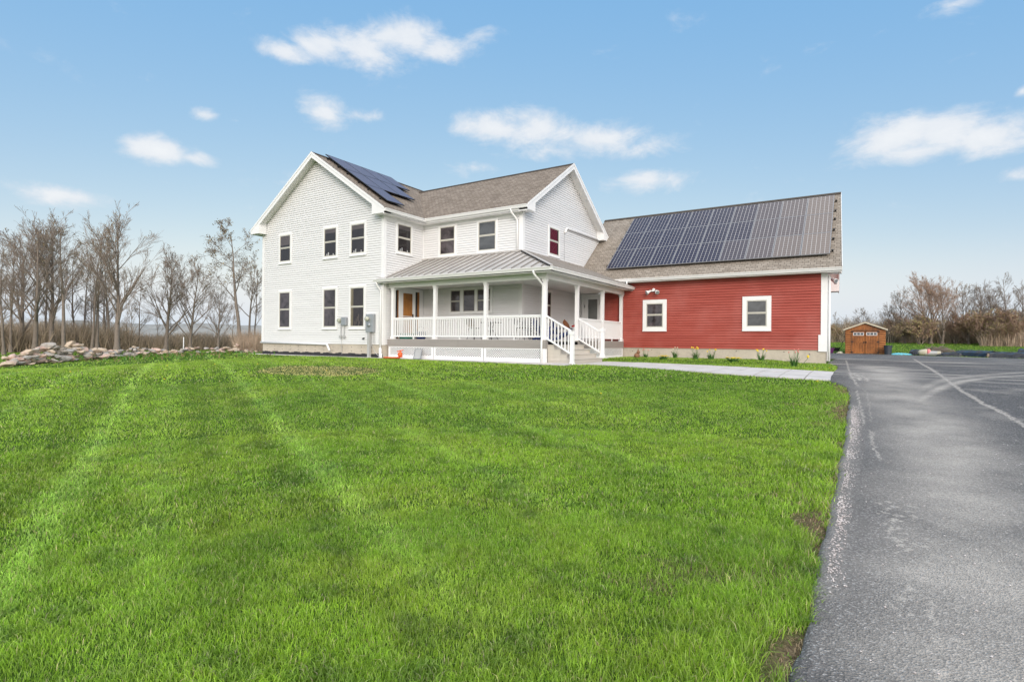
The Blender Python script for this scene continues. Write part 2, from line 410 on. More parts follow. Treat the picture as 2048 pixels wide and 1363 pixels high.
# walls
zp1, zp2 = 9.34, 9.0; xc1, yc2 = (XL+XM)/2, (Y2+Y4)/2; h1, h2 = 4.27+.42, 3.815+.32
wtop = lambda zp, half: zp-.13-SL*half
wall(H, FRONT(Y1), [(XL, .57), (XM, .57), (XM, wtop(zp1, 4.27)), (xc1, zp1-.13), (XL, wtop(zp1, 4.27))], M['white_siding'])
wall(H, SIDE(XM), [(Y1, .57), (Y2, .57), (Y2, 6.2), (Y1, 6.2)], M['white_siding'])
wall(H, FRONT(Y2), [(XM, .81), (XC, .81), (XC, 6.2), (XM, 6.2)], M['white_siding'])
wall(H, SIDE(XC), [(Y2, .81), (Y4, .81), (Y4, wtop(zp2, 3.815)), (yc2, zp2-.13), (Y2, wtop(zp2, 3.815))], M['white_siding'])
wall(H, frame(XL, 0, (0, 1), (-1, 0)), [(Y1, .57), (YB, .57), (YB, 6.2), (Y1, 6.2)], M['white_siding'])
wall(H, frame(0, YB, (1, 0), (0, 1)), [(XL, .57), (XM, .57), (XM, wtop(zp1, 4.27)), (xc1, zp1-.13), (XL, wtop(zp1, 4.27))], M['white_siding'])
wall(H, frame(0, Y4, (1, 0), (0, 1)), [(XM, .57), (XC, .57), (XC, 6.2), (XM, 6.2)], M['white_siding'])
wall(H, SIDE(XM), [(Y4, .57), (YB, .57), (YB, 6.2), (Y4, 6.2)], M['white_siding'])
# corner boards
def corner(x, y, z0, z1, dx, dy, w=.125, t=.028, inner=False):
    m = MB()
    m.box(x, y-dy*0, z0, x-dx*w, y+dy*t, z1); m.box(x-dx*0, y-dy*w, z0, x+dx*t, y+dy*t, z1)
    m.build('corner_board', M['white_trim'], H)
corner(XM, Y1, .55, 6.15, 1, -1); corner(XL, Y1, .55, 6.15, -1, -1); corner(XC, Y2, .82, 6.15, 1, -1, .15)
m = MB(); m.box(XC-.0, Y4-.13, .81, XC+.028, Y4, 6.12); m.build('corner_board', M['white_trim'], H)
m = MB(); m.box(XM, Y2-.035, .82, XM+.035, Y2, 6.1); m.build('corner_board', M['white_trim'], H)
# starter strip and drain pipe along the foot of the gable wall
m = MB(); m.tube([(XL-.03, Y1-.05, .60), (-20.62, Y1-.05, .55), (-20.50, Y1-.07, .52), (-20.22, Y1-.17, .27)], .045, 10); m.build('drain_pipe', M['white_vinyl'], H, smooth=True)
# roof slabs
def roof_slab(parent, pts, uvf, mat, th=.05):
    m = MB(); m.slab(pts, (0, 0, -th), [uvf(p) for p in pts]); return m.build('roof', mat, parent)
hyp = math.hypot(1, SL); ye, yb = Y1-.42, YB+.4
z_e1, z_e2 = zp1-SL*h1, zp2-SL*h2
for s in (-1, 1):
    roof_slab(H, [(xc1, ye, zp1), (xc1+s*h1, ye, z_e1), (xc1+s*h1, yb, z_e1), (xc1, yb, zp1)], lambda p: (p[1], -abs(p[0]-xc1)*hyp), M['shingle'])
xe2 = XC+.42; yf, yk = yc2-h2, yc2+h2
xv = xc1+(zp1-zp2)/SL                        # where the cross ridge dies into the main roof
roof_slab(H, [(xc1+h1-.02, yf, z_e2), (xe2, yf, z_e2), (xe2, yc2, zp2), (xv-.1, yc2, zp2)], lambda p: (p[0], -abs(p[1]-yc2)*hyp), M['shingle'])
roof_slab(H, [(xc1+h1-.02, yk, z_e2), (xe2, yk, z_e2), (xe2, yc2, zp2), (xv-.1, yc2, zp2)], lambda p: (p[0], -abs(p[1]-yc2)*hyp), M['shingle'])
ridge_cap(H, (xc1, ye+.02, zp1), (xc1, yb, zp1), M['shingle']); ridge_cap(H, (xv, yc2, zp2), (xe2-.02, yc2, zp2), M['shingle'])
gable_end(H, lambda w, t, z: (xc1+w, t, z), ye, Y1, h1, 4.27, zp1, SL, -1)
gable_end(H, lambda w, t, z: (t, yc2+w, z), xe2, XC, h2, 3.815, zp2, SL, 1)
# eave soffits, fascias, gutters
zs = z_e1-.20
for q in ((XM, Y1, zs, xc1+h1, yf, zs+.02), (XM, yf, zs, XC, Y2, zs+.021), (xc1-h1, Y1, zs, XL, YB, zs+.02)): m = MB(); m.box(*q); m.build('eave_soffit', M['soffit'], H)
for q in ((xc1+h1-.03, Y1-.40, zs-.01, xc1+h1, yf, z_e1-.04), (xc1+h1-.03, yf, zs-.012, xe2-.02, yf+.03, z_e2-.04), (xc1-h1, Y1-.4, zs-.01, xc1-h1+.03, YB, z_e1-.04)):
    m = MB(); m.box(*q); m.build('fascia', M['white_trim'], H)
k_gutter(H, (xc1+h1, ye, z_e1-.02), (xc1+h1, yf+.0, z_e1-.02), (1, 0, 0)); k_gutter(H, (xc1+h1, yf, z_e2-.02), (xe2, yf, z_e2-.02), (0, -1, 0))
# frieze under the eaves
for q in ((XM, Y1+.02, zs-.13, XM+.03, Y2, zs), (XM+.03, Y2-.03, zs-.13, XC-.13, Y2, zs)): m = MB(); m.box(*q); m.build('frieze', M['white_trim'], H)
# windows: gable front, two storeys
for k, (a, b) in enumerate([(-24.23, -23.22), (-20.92, -19.90), (-19.12, -18.07)]):
    window(H, FRONT(Y1), a, b, 4.456, 5.92, pane='clear', cover='half' if k == 0 else 'jar')
    window(H, FRONT(Y1), a, b, 1.24, 3.144, pane='clear' if k == 2 else 'glass', cover='tan' if k == 2 else None)
window(H, SIDE(XM), 17.22, 18.25, 4.53, 5.92, pane='clear', cover='jar')
window(H, FRONT(Y2), -16.10, -15.07, 4.516, 5.938); window(H, FRONT(Y2), -13.96, -12.88, 4.516, 5.938, pane='glass_grey')
window(H, SIDE(XC), 21.13, 22.21, 4.56, 5.93, pane='clear', cover='red')
# porch wall: triple window, narrow window
m = MB(); m.xf = FRONT(Y2); m.box(-15.46, 0, 2.98, -13.12, .05, 3.08); m.box(-15.46, 0, 1.93, -13.12, .055, 2.03); m.box(-15.46, 0, 2.03, -15.36, .05, 2.98); m.box(-13.22, 0, 2.03, -13.12, .05, 2.98)
m.box(-14.82, 0, 2.03, -14.66, .045, 2.98); m.box(-14.03, 0, 2.03, -13.90, .045, 2.98)
tw = m.build('window', M['white_trim'], H, bevel=.004)
for a, b, k in ((-15.36, -14.82, 1), (-14.66, -14.03, 0), (-13.90, -13.22, 1)):
    q = MB(); q.xf = FRONT(Y2)
    for (c, d) in (((2.03, 2.50), (2.50, 2.98)) if k else ((2.03, 2.98),)):
        q.box(a, .018, c, b, .036, c+.03); q.box(a, .018, d-.03, b, .036, d); q.box(a, .018, c+.03, a+.03, .036, d-.03); q.box(b-.03, .018, c+.03, b, .036, d-.03)
    q.build('sash', M['sash'], tw)
    q = MB(); q.xf = FRONT(Y2); q.poly([(a, .027, 2.03), (a, .027, 2.98), (b, .027, 2.98), (b, .027, 2.03)]); q.build('pane', M['glass'], tw)
window(H, SIDE(XC), 20.55, 21.52, 1.62, 3.05)
# front door with side lights (on the wall facing the drive)
fr = SIDE(XM); m = MB(); m.xf = fr
m.box(17.10, 0, 2.94, 18.96, .05, 3.06); m.box(17.10, 0, .82, 17.20, .05, 2.94); m.box(18.72, 0, .82, 18.96, .05, 2.94); m.box(17.40, 0, .82, 17.60, .055, 2.94); m.box(18.36, 0, .82, 18.46, .055, 2.94)
dr = m.build('door', M['white_trim'], H, bevel=.004)
m = MB(); m.xf = fr; m.box(17.60, .004, .83, 18.36, .023, 2.94)
for (a, b, c, d) in ((17.66, 17.94, 2.2, 2.8), (18.02, 18.30, 2.2, 2.8), (17.66, 17.94, .95, 2.05), (18.02, 18.30, .95, 2.05)): m.box(a, .023, c, b, .029, d)
m.build('door_leaf', M['door_oak'], dr, bevel=.004)
m = MB(); m.xf = fr
m.box(17.60, .034, .83, 17.68, .05, 2.94); m.box(18.28, .034, .83, 18.36, .05, 2.94); m.box(17.68, .034, 2.84, 18.28, .05, 2.94); m.box(17.68, .034, .83, 18.28, .05, .98); m.box(17.68, .036, 1.80, 18.28, .05, 1.835)
m.build('storm_door', M['white_trim'], dr)
m = MB(); m.xf = fr; m.box(18.26, .05, 1.78, 18.30, .09, 1.93); m.box(18.16, .05, 1.70, 18.2, .085, 1.76); m.build('handle', M['black_metal'], dr)
for a, b in ((17.20, 17.36), (18.46, 18.62)): m = MB(); m.xf = fr; m.poly([(a, .024, .84), (a, .024, 2.94), (b, .024, 2.94), (b, .024, .84)]); m.build('sidelight', M['glass'], dr)
for a, b in ((17.36, 17.40), (18.62, 18.72)): m = MB(); m.xf = fr; m.box(a, .01, .84, b, .045, 2.94); m.build('sidelight_frame', M['door_oak'], dr)
# side door beside the garage wing
fr = FRONT(YG); m = MB(); m.xf = fr
m.box(-11.47, 0, .82, -11.38, .06, 3.08); m.box(-10.55, 0, .82, -10.45, .06, 3.08); m.box(-11.38, 0, 3.0, -10.55, .06, 3.08)
d2 = m.build('door', M['white_trim'], H, bevel=.004)
m = MB(); m.xf = fr; m.box(-11.38, .003, .82, -11.14, .04, 3.0); m.box(-10.66, .003, .82, -10.55, .04, 3.0); m.box(-11.14, .003, 2.82, -10.66, .04, 3.0); m.box(-11.14, .003, .82, -10.66, .04, 1.35); m.build('door_leaf', M['white_trim'], d2)
m = MB(); m.xf = fr; m.poly([(-11.14, .025, 1.35), (-11.14, .025, 2.82), (-10.66, .025, 2.82), (-10.66, .025, 1.35)]); m.build('pane', M['frost'], d2)
m = MB(); m.xf = fr; m.lathe([(.03, 0), (.035, .03), (.02, .06)], (-11.30, .045, 1.78), 12, 'Y'); m.box(-11.33, .04, 2.42, -11.30, .05, 2.56); m.build('handle', M['black_metal'], d2)
wall(H, FRONT(YG-.004), [(XC, .81), (-11.47, .81), (-11.47, 3.2), (XC, 3.2)], M['white_siding'])
# porch: deck, skirt, lattice
m = MB(); m.box(XM+.02, YP+.02, .77, XP-.02, Y2, .81); m.box(XC, Y2, .77, XP-.02, YG, .811); m.build('porch_deck', M['deck_top'], H)
for q in ((XM+.02, YP-.02, .50, -13.206, YP+.02, .80), (-13.2, YP-.018, .50, XP-.04, YP+.02, .80), (XP-.04, YP-.02, .498, XP+.0, 16.98, .802), (XP-.04, 19.46, .498, XP, YG-.02, .802)): m = MB(); m.box(*q); m.build('deck_fascia', M['deck'], H)
def lattice(fr, a, b, z0, z1, z0b=None):
    q = MB(); q.xf = fr
    q.box(a, -.01, z0, b, .014, z0+.17); q.box(a, -.01, z1-.03, b, .014, z1)
    q.box(a, -.01, z0+.17, a+.09, .014, z1-.03); q.box(b-.09, -.01, z0+.17, b, .014, z1-.03)
    fo = q.build('skirt_panel', M['white_vinyl'], H)
    q = MB(); q.xf = fr; A, B, C, D = a+.09, b-.09, z0+.17, z1-.03; st = .085; hh = D-C; w = .0105*1.414
    for sg in (1, -1):
        u = A-hh
        while u < B:
            p0 = [u, C] if sg > 0 else [u, D]; p1 = [u+hh, D] if sg > 0 else [u+hh, C]
            sl_ = (p1[1]-p0[1])/(p1[0]-p0[0])
            if p0[0] < A: p0 = [A, p0[1]+sl_*(A-p0[0])]
            if p1[0] > B: p1 = [B, p1[1]+sl_*(B-p1[0])]
            if p1[0]-p0[0] > .01:
                y = -.006 if sg > 0 else .001
                q.slab([(p0[0], y, p0[1]-w), (p1[0], y, p1[1]-w), (p1[0], y, p1[1]+w), (p0[0], y, p0[1]+w)], (0, .006, 0))
            u += st
    q.build('lattice', M['white_vinyl'], fo)
for a, b in ((-16.95, -14.47), (-14.44, -12.0), (-11.97, -9.42)): lattice(FRONT(YP), a, b, -.02, .50)
lattice(SIDE(XP-.02), 19.55, 24.2, .0, .50)
m = MB(); m.box(XP-.10, YP-.03, -.15, XP+.012, 16.90, .497); m.box(XP-.10, 16.90, -.15, XP-.02, 16.965, .497); m.build('skirt_post', M['white_vinyl'], H)
m = MB(); m.box(XM+.1, YP+.5, -.3, XP-.5, YP+.54, .76); m.box(XP-.56, YP+.55, -.3, XP-.52, YG, .76); m.build('underdeck_shade', M['tar'], H)  # dark sheets standing in for the shade under the deck
# posts
PT = [(-16.80, 16.90), (-14.47, 16.90), (-11.97, 16.90), (-9.42, 16.90), (-9.43, 19.5), (-9.43, 22.0), (-9.43, 24.19)]
pm = post_mesh(2.97-.81)
p0 = pm.build('porch_post', M['white_vinyl'], None); pmesh = p0.data; bpy.data.objects.remove(p0)
for x, y in PT: placed('porch_post', pmesh, H, Vector((x, y, .812))-ORG[H])
# beam, ceiling, porch roof
m = MB(); m.box(XM+.02, 16.80, 2.966, -9.32, 17.00, 3.16); m.box(-9.52, 17.0, 2.968, -9.32, YG-.02, 3.16); m.build('porch_beam', M['white_trim'], H)
m = MB(); m.box(XM+.03, 17.0, 3.10, XC, Y2-.02, 3.12); m.box(XC+.02, 17.0, 3.10, -9.52, YG-.02, 3.121); m.build('porch_ceiling', M['soffit'], H)
xe, yev = -8.90, 16.34; zt, zb = 4.45, 3.33
m = MB(); m.box(XM+.0, yev, 3.16, -9.32, 16.80, 3.18); m.box(-9.32, yev, 3.16, xe, YG-.02, 3.181); m.build('porch_soffit', M['soffit'], H)
m = MB(); m.box(XM-.25, yev, 3.14, xe, yev+.025, zb-.02); m.box(xe-.025, yev+.025, 3.14, xe, YG-.02, zb-.02); m.box(XM-.25, yev+.025, 3.141, XM-.22, Y1-.03, zb-.02); m.build('porch_fascia', M['white_trim'], H)
k_gutter(H, (XM-.30, yev, zb-.03), (xe+.1, yev, zb-.03), (0, -1, 0)); k_gutter(H, (xe, yev-.1, zb-.03), (xe, YG-.05, zb-.03), (1, 0, 0))
fa = [(XM-.02, Y2, zt), (XC, Y2, zt), (xe, yev, zb), (XM-.28, yev, zb), (XM-.28, Y1-.03, zb+.07), (XM-.02, Y1-.03, zb+.07)]
fb = [(XC, Y2, zt), (XC, 24.8, zt), (-10.6, 24.26, 4.0), (xe, 24.26, zb), (xe, yev, zb)]
m = MB(); m.slab(fa[:4], (0, 0, -.03)); m.slab(fb, (0, 0, -.03))
pr = m.build('porch_roof', M['metal_roof'], H)
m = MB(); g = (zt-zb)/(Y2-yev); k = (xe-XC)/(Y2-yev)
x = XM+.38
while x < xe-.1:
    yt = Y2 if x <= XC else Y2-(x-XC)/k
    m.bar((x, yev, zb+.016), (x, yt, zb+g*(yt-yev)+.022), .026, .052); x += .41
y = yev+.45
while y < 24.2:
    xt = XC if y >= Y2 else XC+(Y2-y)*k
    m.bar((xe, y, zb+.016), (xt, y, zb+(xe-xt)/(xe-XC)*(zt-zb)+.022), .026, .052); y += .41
m.build('roof_seam', M['seam_shade'], pr)
m = MB(); m.bar((XC-.02, Y2+.0, zt+.03), (xe, yev, zb+.03), .16, .03); m.bar((XM, Y2-.05, zt+.01), (XC, Y2-.05, zt+.01), .10, .07); m.bar((XC+.05, Y2, zt+.01), (XC+.05, 24.7, zt+.01), .10, .07); m.build('hip_cap', M['metal_roof'], pr)
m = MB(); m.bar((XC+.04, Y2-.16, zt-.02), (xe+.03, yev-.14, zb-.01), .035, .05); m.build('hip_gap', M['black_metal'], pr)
# railings
def railing(p, q, z0, z1, n):
    """level railing between two posts: rails and balusters are pieces of the railing part"""
    p = Vector((p[0], p[1], 0)); q = Vector((q[0], q[1], 0)); d = (q-p).normalized(); p = p+d*.07; q = q-d*.07
    m = MB(); m.bar(p+Vector((0, 0, z1-.04)), q+Vector((0, 0, z1-.04)), .075, .06); m.bar(p+Vector((0, 0, z1-.085)), q+Vector((0, 0, z1-.085)), .045, .05)
    top = m.build('railing', M['white_vinyl'], H, bevel=.008)
    m = MB(); m.bar(p+Vector((0, 0, z0)), q+Vector((0, 0, z0)), .05, .055)
    mid = (p+q)/2; m.box(mid.x-.02, mid.y-.02, .81, mid.x+.02, mid.y+.02, z0); m.build('bottom_rail', M['white_vinyl'], top)
    bm = MB(); bm.box(-.019, -.019, z0+.02, .019, .019, z1-.1); o = bm.build('baluster', M['white_vinyl'], None); me = o.data; bpy.data.objects.remove(o)
    for k in range(n):
        c = p+(q-p)*((k+.75)/(n+.5)); placed('baluster', me, top, Vector((c.x, c.y, 0))-ORG[H])
for i in range(3): railing(PT[i], PT[i+1], .93, 1.72, 20)
railing(PT[4], PT[5], .93, 1.72, 22); railing(PT[5], PT[6], .93, 1.72, 19)
# steps
ST = thing('steps_anchor', None, None); bpy.data.objects.remove(ST)
m = MB(); x0 = XP; tr = .255; r = .162
for k in range(4):
    zt_ = .81-r*(k+1); xa = x0+tr*k; m.box(xa, 16.97, -.25, xa+tr-.012, 19.44, zt_-.028)
stp = m.build('staircase', M['greige'], H)
for k in range(4):
    zt_ = .81-r*(k+1); xa = x0+tr*k
    q = MB(); q.box(xa-.01, 16.945, zt_-.027, xa+tr+.018, 19.465, zt_); q.build('tread', M['greige'], stp, bevel=.006)
q = MB()
for k in range(4):
    zt_ = .81-r*(k+1); xa = x0+tr*k; z = zt_-.028
    zz = -.05
    while zz < z-.02:
        q.box(xa, 16.958, zz, xa+tr-.004, 16.968, min(zz+.125, z)); zz += .131
q.build('stair_siding', M['greige'], stp)
for y in (16.90, 19.5):
    nw = post_mesh(1.17 if y < 17 else 1.09, .125); z0 = gz(-8.35, y)-.05 if y < 17 else .16
    nw.box(-.085, -.085, nw.v[4][2], .085, .085, nw.v[4][2]+.035)
    nw.v = [(a-8.34, b+y, c+z0) for a, b, c in nw.v]; nw.build('newel_post', M['white_vinyl'], H, bevel=.006)
    a = Vector((-9.36, y, 1.66)); b = Vector((-8.40, y, 1.13)); dz = Vector((0, 0, .78))
    m = MB(); m.bar(a, b, .075, .06); top = m.build('stair_railing', M['white_vinyl'], H, bevel=.008)
    m = MB(); m.bar(a-dz, b-dz, .05, .055); m.build('bottom_rail', M['white_vinyl'], top)
    bm = MB(); bm.box(-.019, -.019, -.76, .019, .019, -.03); o = bm.build('baluster', M['white_vinyl'], None); me = o.data; bpy.data.objects.remove(o)
    for k in range(7): placed('baluster', me, top, a+(b-a)*((k+.6)/7.2)-ORG[H])
# downspouts and pipes
def pipe(pts, name='downspout', r=.04, mat='white_trim', n=8, parent=H):
    m = MB(); m.tube(pts, r, n); return m.build(name, M[mat], parent, smooth=True)
pipe([(XM-.18, yev-.06, zb-.14), (XM-.16, yev-.02, zb-.26), (XM-.10, Y1-.07, zb-.48), (XM-.07, Y1-.08, 2.5), (XM-.07, Y1-.08, .1)])
pipe([(XM-.07, Y1-.08, .42), (XM-.07, Y1-.08, -.05)], 'drain_boot', .06, 'white_vinyl')
pipe([(XC-.35, yf-.06, z_e2-.12), (XC-.34, yf-.02, z_e2-.24), (XC-.24, Y2-.06, z_e2-.5), (XC-.22, Y2-.06, 5.6), (XC-.22, Y2-.06, zt+.05)])
pipe([(-9.55, yev-.07, zb-.14), (-9.53, yev-.05, zb-.24), (-9.47, 16.70, zb-.52), (-9.46, 16.80, 2.72), (-9.46, 16.775, .9), (-9.46, 16.745, .75), (-9.46, 16.735, 0)], r=.038)
pipe([(XC+.08, 26.75, 6.10), (XC+.07, 22.90, 6.06), (XC+.07, 22.80, 6.02), (XC+.06, 22.68, 5.82)], 'drain_pipe', .055, 'white_vinyl')
pipe([(XC+.03, 22.67, 5.85), (XC+.03, 22.67, zt+.05)], 'cable', .009, 'conduit', 5)
pipe([(-16.93, Y1-.20, gz(-16.93, 16.3)-.02), (-16.93, Y1-.20, .20)], 'pipe_stub', .05, 'white_vinyl', 10)
m = MB(); m.box(-18.02, Y1-.03, 1.88, -17.32, Y1, 1.98); m.box(-17.40, Y1-.03, .56, -17.32, Y1, 1.88); m.build('meter_trim', M['white_trim'], H)
m = MB(); m.tube([(-18.15, Y1-.01, .83), (-18.15, Y1-.09, .82)], .03, 8); m.box(-18.19, Y1-.11, .79, -18.11, Y1-.07, .83); m.build('hose_bib', M['rubber'], H)
# ------------------------------------------------------------------ red garage wing
G = thing('garage', 'red clapboard single-storey garage wing with tan shingle roof joined to the white farmhouse', 'garage', (-5, 24.3, 0))
RG, gy0, gz0, gyr = .833, 23.85, 3.68, 28.5
gzr = gz0+RG*(gyr-gy0); gx1 = -.61; yg2 = 2*gyr-YG
m = MB(); m.slab([(XC+.3, YG+.02, .555), (XG-.02, YG+.02, .555), (XG-.36, yg2, .555), (XC+.3, yg2, .555)], (0, 0, -1.05)); m.build('foundation', M['concrete'], G)
for k in range(9): placed('form_tie', tie, G, Vector((-8.9+.9*k, YG+.013, .36+.08*(k % 2)))-ORG[G])
zw = gz0-.16
wall(G, FRONT(YG), [(-10.45, .53), (XG, .53), (XG, zw), (-10.45, zw)], M['red_siding'], .11, .036)
gp = lambda y: gzr-.14-RG*abs(y-gyr)
SK = .040                                  # the end wall stands a little out of square
SIDEG = frame(XG+SK*YG, 0, (-SK, 1), (1, SK))
wall(G, SIDEG, [(YG, .53), (yg2, .53), (yg2, gp(yg2)), (gyr, gzr-.14), (YG, gp(YG))], M['red_siding'])
wall(G, frame(0, yg2, (1, 0), (0, 1)), [(XC, .53), (XG-.34, .53), (XG-.34, gp(yg2)), (XC, gp(yg2))], M['red_siding'])
hg = math.hypot(1, RG)
uvg = lambda p: (p[0], -abs(p[1]-gyr)*hg)
roof_slab(G, [(XC+.01, gy0, gz0), (gx1, gy0, gz0), (gx1-SK*(gyr-gy0), gyr, gzr), (-12.1, gyr, gzr), (-12.1, 26.98, gzr-RG*(gyr-26.98)), (XC+.01, 26.98, gzr-RG*(gyr-26.98))], uvg, M['shingle_pale'])
yb2 = 2*gyr-gy0
roof_slab(G, [(-12.1, yb2, gz0), (gx1-SK*(yb2-gy0), yb2, gz0), (gx1-SK*(gyr-gy0), gyr, gzr), (-12.1, gyr, gzr)], uvg, M['shingle_pale'])
ridge_cap(G, (-12.1, gyr, gzr), (gx1-SK*(gyr-gy0), gyr, gzr), M['shingle_pale'])
gable_end(G, lambda w, t, z: (t-SK*(gyr+w-gy0), gyr+w, z), gx1-.012, XG, gyr-gy0, gyr-YG, gzr, RG, 1)
m = MB(); m.box(-9.9, gy0, zw-.02, XG, YG, zw); m.build('eave_soffit', M['soffit'], G)
m = MB(); m.box(-9.72, gy0-.002, zw-.03, gx1-.02, gy0+.025, gz0-.045); m.build('fascia', M['white_trim'], G)
k_gutter(G, (-9.75, gy0, gz0-.03), (gx1, gy0, gz0-.03), (0, -1, 0))
pipe([(-9.02, gy0-.06, gz0-.14), (-9.02, gy0-.06, zb+.02)], 'downspout', .035, parent=G)
# corner boards
m = MB(); m.box(XG-.20, YG-.03, .47, XG+.03, YG, zw); m.box(XG, YG, .47, XG+.03, YG+.14, zw); m.build('corner_board', M['white_trim'], G)
m = MB(); m.box(XG-.28, YG-.034, .47, XG-.0, YG-.03, 1.12); m.build('corner_board', M['white_trim'], G)
pipe([(XG+.08, YG-.02, zw-.1), (XG+.08, YG-.03, 1.1), (XG+.08, YG-.03, .1)], 'downspout', .045, parent=G)
for a, b in ((-8.415, -7.324), (-4.163, -3.07)):
    window(G, FRONT(YG), a, b, 1.294, 2.70, tw=.165, pane='glass_grey' if a > -5 else 'glass', frac=.5)
# mullion-like dark curtain gap in the left window is left to the pane; garage doors on the drive side
for k, y in enumerate((25.2, 28.6)):
    m = MB(); m.xf = SIDEG; m.box(y-.1, 0, .1, y, .07, 2.6); m.box(y+2.75, 0, .1, y+2.85, .07, 2.6); m.box(y-.1, 0, 2.5, y+2.85, .075, 2.62)
    d = m.build('garage_door', M['white_trim'], G)
    m = MB(); m.xf = SIDEG
    for r_ in range(4): m.box(y, .0, .1+.6*r_, y+2.75, .03, .69+.6*r_)
    m.build('door_panel', M['white_vinyl'], d, bevel=.01)
    m = MB(); m.xf = SIDEG
    for z in (.45, 1.3, 2.1): m.box(y-.06, .07, z, y+.14, .10, z+.05)
    m.build('hinge', M['black_metal'], d)
# ------------------------------------------------------------------ solar panels: each one can be unbolted
def cellmat():
    m, nt, b = newmat('solar_cells'); uv = N(nt, 'ShaderNodeTexCoord').outputs['UV']
    sp = N(nt, 'ShaderNodeSeparateXYZ'); L(nt, uv, sp.inputs[0])
    def line(o, n, w):
        a = N(nt, 'ShaderNodeMath', operation='MULTIPLY', i_1=n); L(nt, o, a.inputs[0])
        f = N(nt, 'ShaderNodeMath', operation='FRACT'); L(nt, a.outputs[0], f.inputs[0])
        s = N(nt, 'ShaderNodeMath', operation='SUBTRACT', i_1=.5); L(nt, f.outputs[0], s.inputs[0])
        ab = N(nt, 'ShaderNodeMath', operation='ABSOLUTE'); L(nt, s.outputs[0], ab.inputs[0])
        g = N(nt, 'ShaderNodeMath', operation='GREATER_THAN', i_1=.5-w); L(nt, ab.outputs[0], g.inputs[0]); return g.outputs[0]
    lx = line(sp.outputs[0], 6, .044); ly = line(sp.outputs[1], 10, .034)
    oi = N(nt, 'ShaderNodeObjectInfo'); mxl = N(nt, 'ShaderNodeMath', operation='MAXIMUM'); L(nt, lx, mxl.inputs[0])
    lyw = N(nt, 'ShaderNodeMath', operation='MULTIPLY', i_1=.6); L(nt, ly, lyw.inputs[0]); L(nt, lyw.outputs[0], mxl.inputs[1])
    n = noise(nt, 5, 4, uv); n2 = noise(nt, 23, 3, uv)
    dn = N(nt, 'ShaderNodeMath', operation='MULTIPLY_ADD', i_1=.25, i_2=-.12); L(nt, n2.outputs[0], dn.inputs[0])
    pale_tint = N(nt, 'ShaderNodeMath', operation='ADD', use_clamp=True); L(nt, dn.outputs[0], pale_tint.inputs[0])
    so = N(nt, 'ShaderNodeSeparateColor'); L(nt, oi.outputs['Color'], so.inputs[0]); L(nt, so.outputs[0], pale_tint.inputs[1])
    cell = mix(nt, n.outputs[0], (.006, .008, .026), (.012, .016, .05))
    cell = mix(nt, pale_tint.outputs[0], cell, (.235, .195, .165))
    L(nt, mix(nt, mxl.outputs[0], cell, (.44, .43, .43)), b.inputs['Base Color'])
    b.inputs['Roughness'].default_value = .22; b.inputs['IOR'].default_value = 1.45; b.inputs['Specular IOR Level'].default_value = .18
    return m
M['cells'] = cellmat()
M['cells_black'] = plain('all_black_cells', (.085, .075, .115), .34, .2, 2, spec=.25)
M['alu'] = plain('aluminium_frame', (.27, .27, .28), .4, .08, 4, metal=.6)
def solar_panel(o, ux, uv_, nn, w, h, label, group, cells, fmat, pale_tint=0, feet=()):
    o = Vector(o); ux = Vector(ux); uv_ = Vector(uv_); nn = Vector(nn)
    t = thing('solar_panel', label, 'solar panel', tuple(o), group)
    P = lambda a, b, c: o+ux*a+uv_*b+nn*c
    m = MB(); s = .022
    for (a0, a1, b0, b1) in ((0, w, 0, s), (0, w, h-s, h), (0, s, s, h-s), (w-s, w, s, h-s)):
        m.slab([P(a0, b0, .0), P(a1, b0, .0), P(a1, b1, .0), P(a0, b1, .0)], nn*-.04)
    m.build('panel_frame', M[fmat], t)
    m = MB(); m.slab([P(s, s, -.004), P(w-s, s, -.004), P(w-s, h-s, -.004), P(s, h-s, -.004)], nn*-.03, [(0, 0), (1, 0), (1, 1), (0, 1)])
    f = m.build('cell_sheet', M[cells], t); f.color = (pale_tint, 0, 0, 1)
    for (a, b) in feet:
        m = MB(); q = [P(a-.035, b-.03, -.15), P(a+.035, b-.03, -.15), P(a+.035, b+.03, -.15), P(a-.035, b+.03, -.15)]
        m.slab(q, nn*.09); m.build('mounting_foot', M['black_metal'], t)
ORD = ['first', 'second', 'third', 'fourth', 'fifth', 'sixth', 'seventh', 'eighth', 'ninth']
up = Vector((0, 1, RG)).normalized(); nn = Vector((0, -RG, 1)).normalized()
W_, H_ = 1.012, 1.612
for r_ in range(3):
    for c in range(9):
        s0 = .72+r_*(H_+.006); x = -10.24+c*(W_+.012)
        base = Vector((x, gy0, gz0))+up*s0+nn*.16
        d = max(0, min(.97, (c-4.6)/4.4+random.uniform(-.10, .10)+(.08 if r_ == 0 else 0)))  # cells turn paler and tanner towards the right end of each row
        feet = [(-.07, .35), (-.07, 1.25)] if c == 0 else ([(W_+.07, .35), (W_+.07, 1.25)] if c == 8 else [])
        place = 'leftmost panel' if c == 0 else 'rightmost panel' if c == 8 else ORD[c]+' panel from the left'
        look = 'dusty grey' if d > .45 else 'dark blue'
        solar_panel(base, (1, 0, 0), up, nn, W_, H_, look+' '+place+' in the '+('bottom', 'middle', 'top')[r_]+' row on the red garage roof',
                    'solar panels on the red garage roof', 'cells', 'alu', d*.78, feet)
dn = Vector((1, 0, -SL)).normalized(); nn = Vector((SL, 0, 1)).normalized()
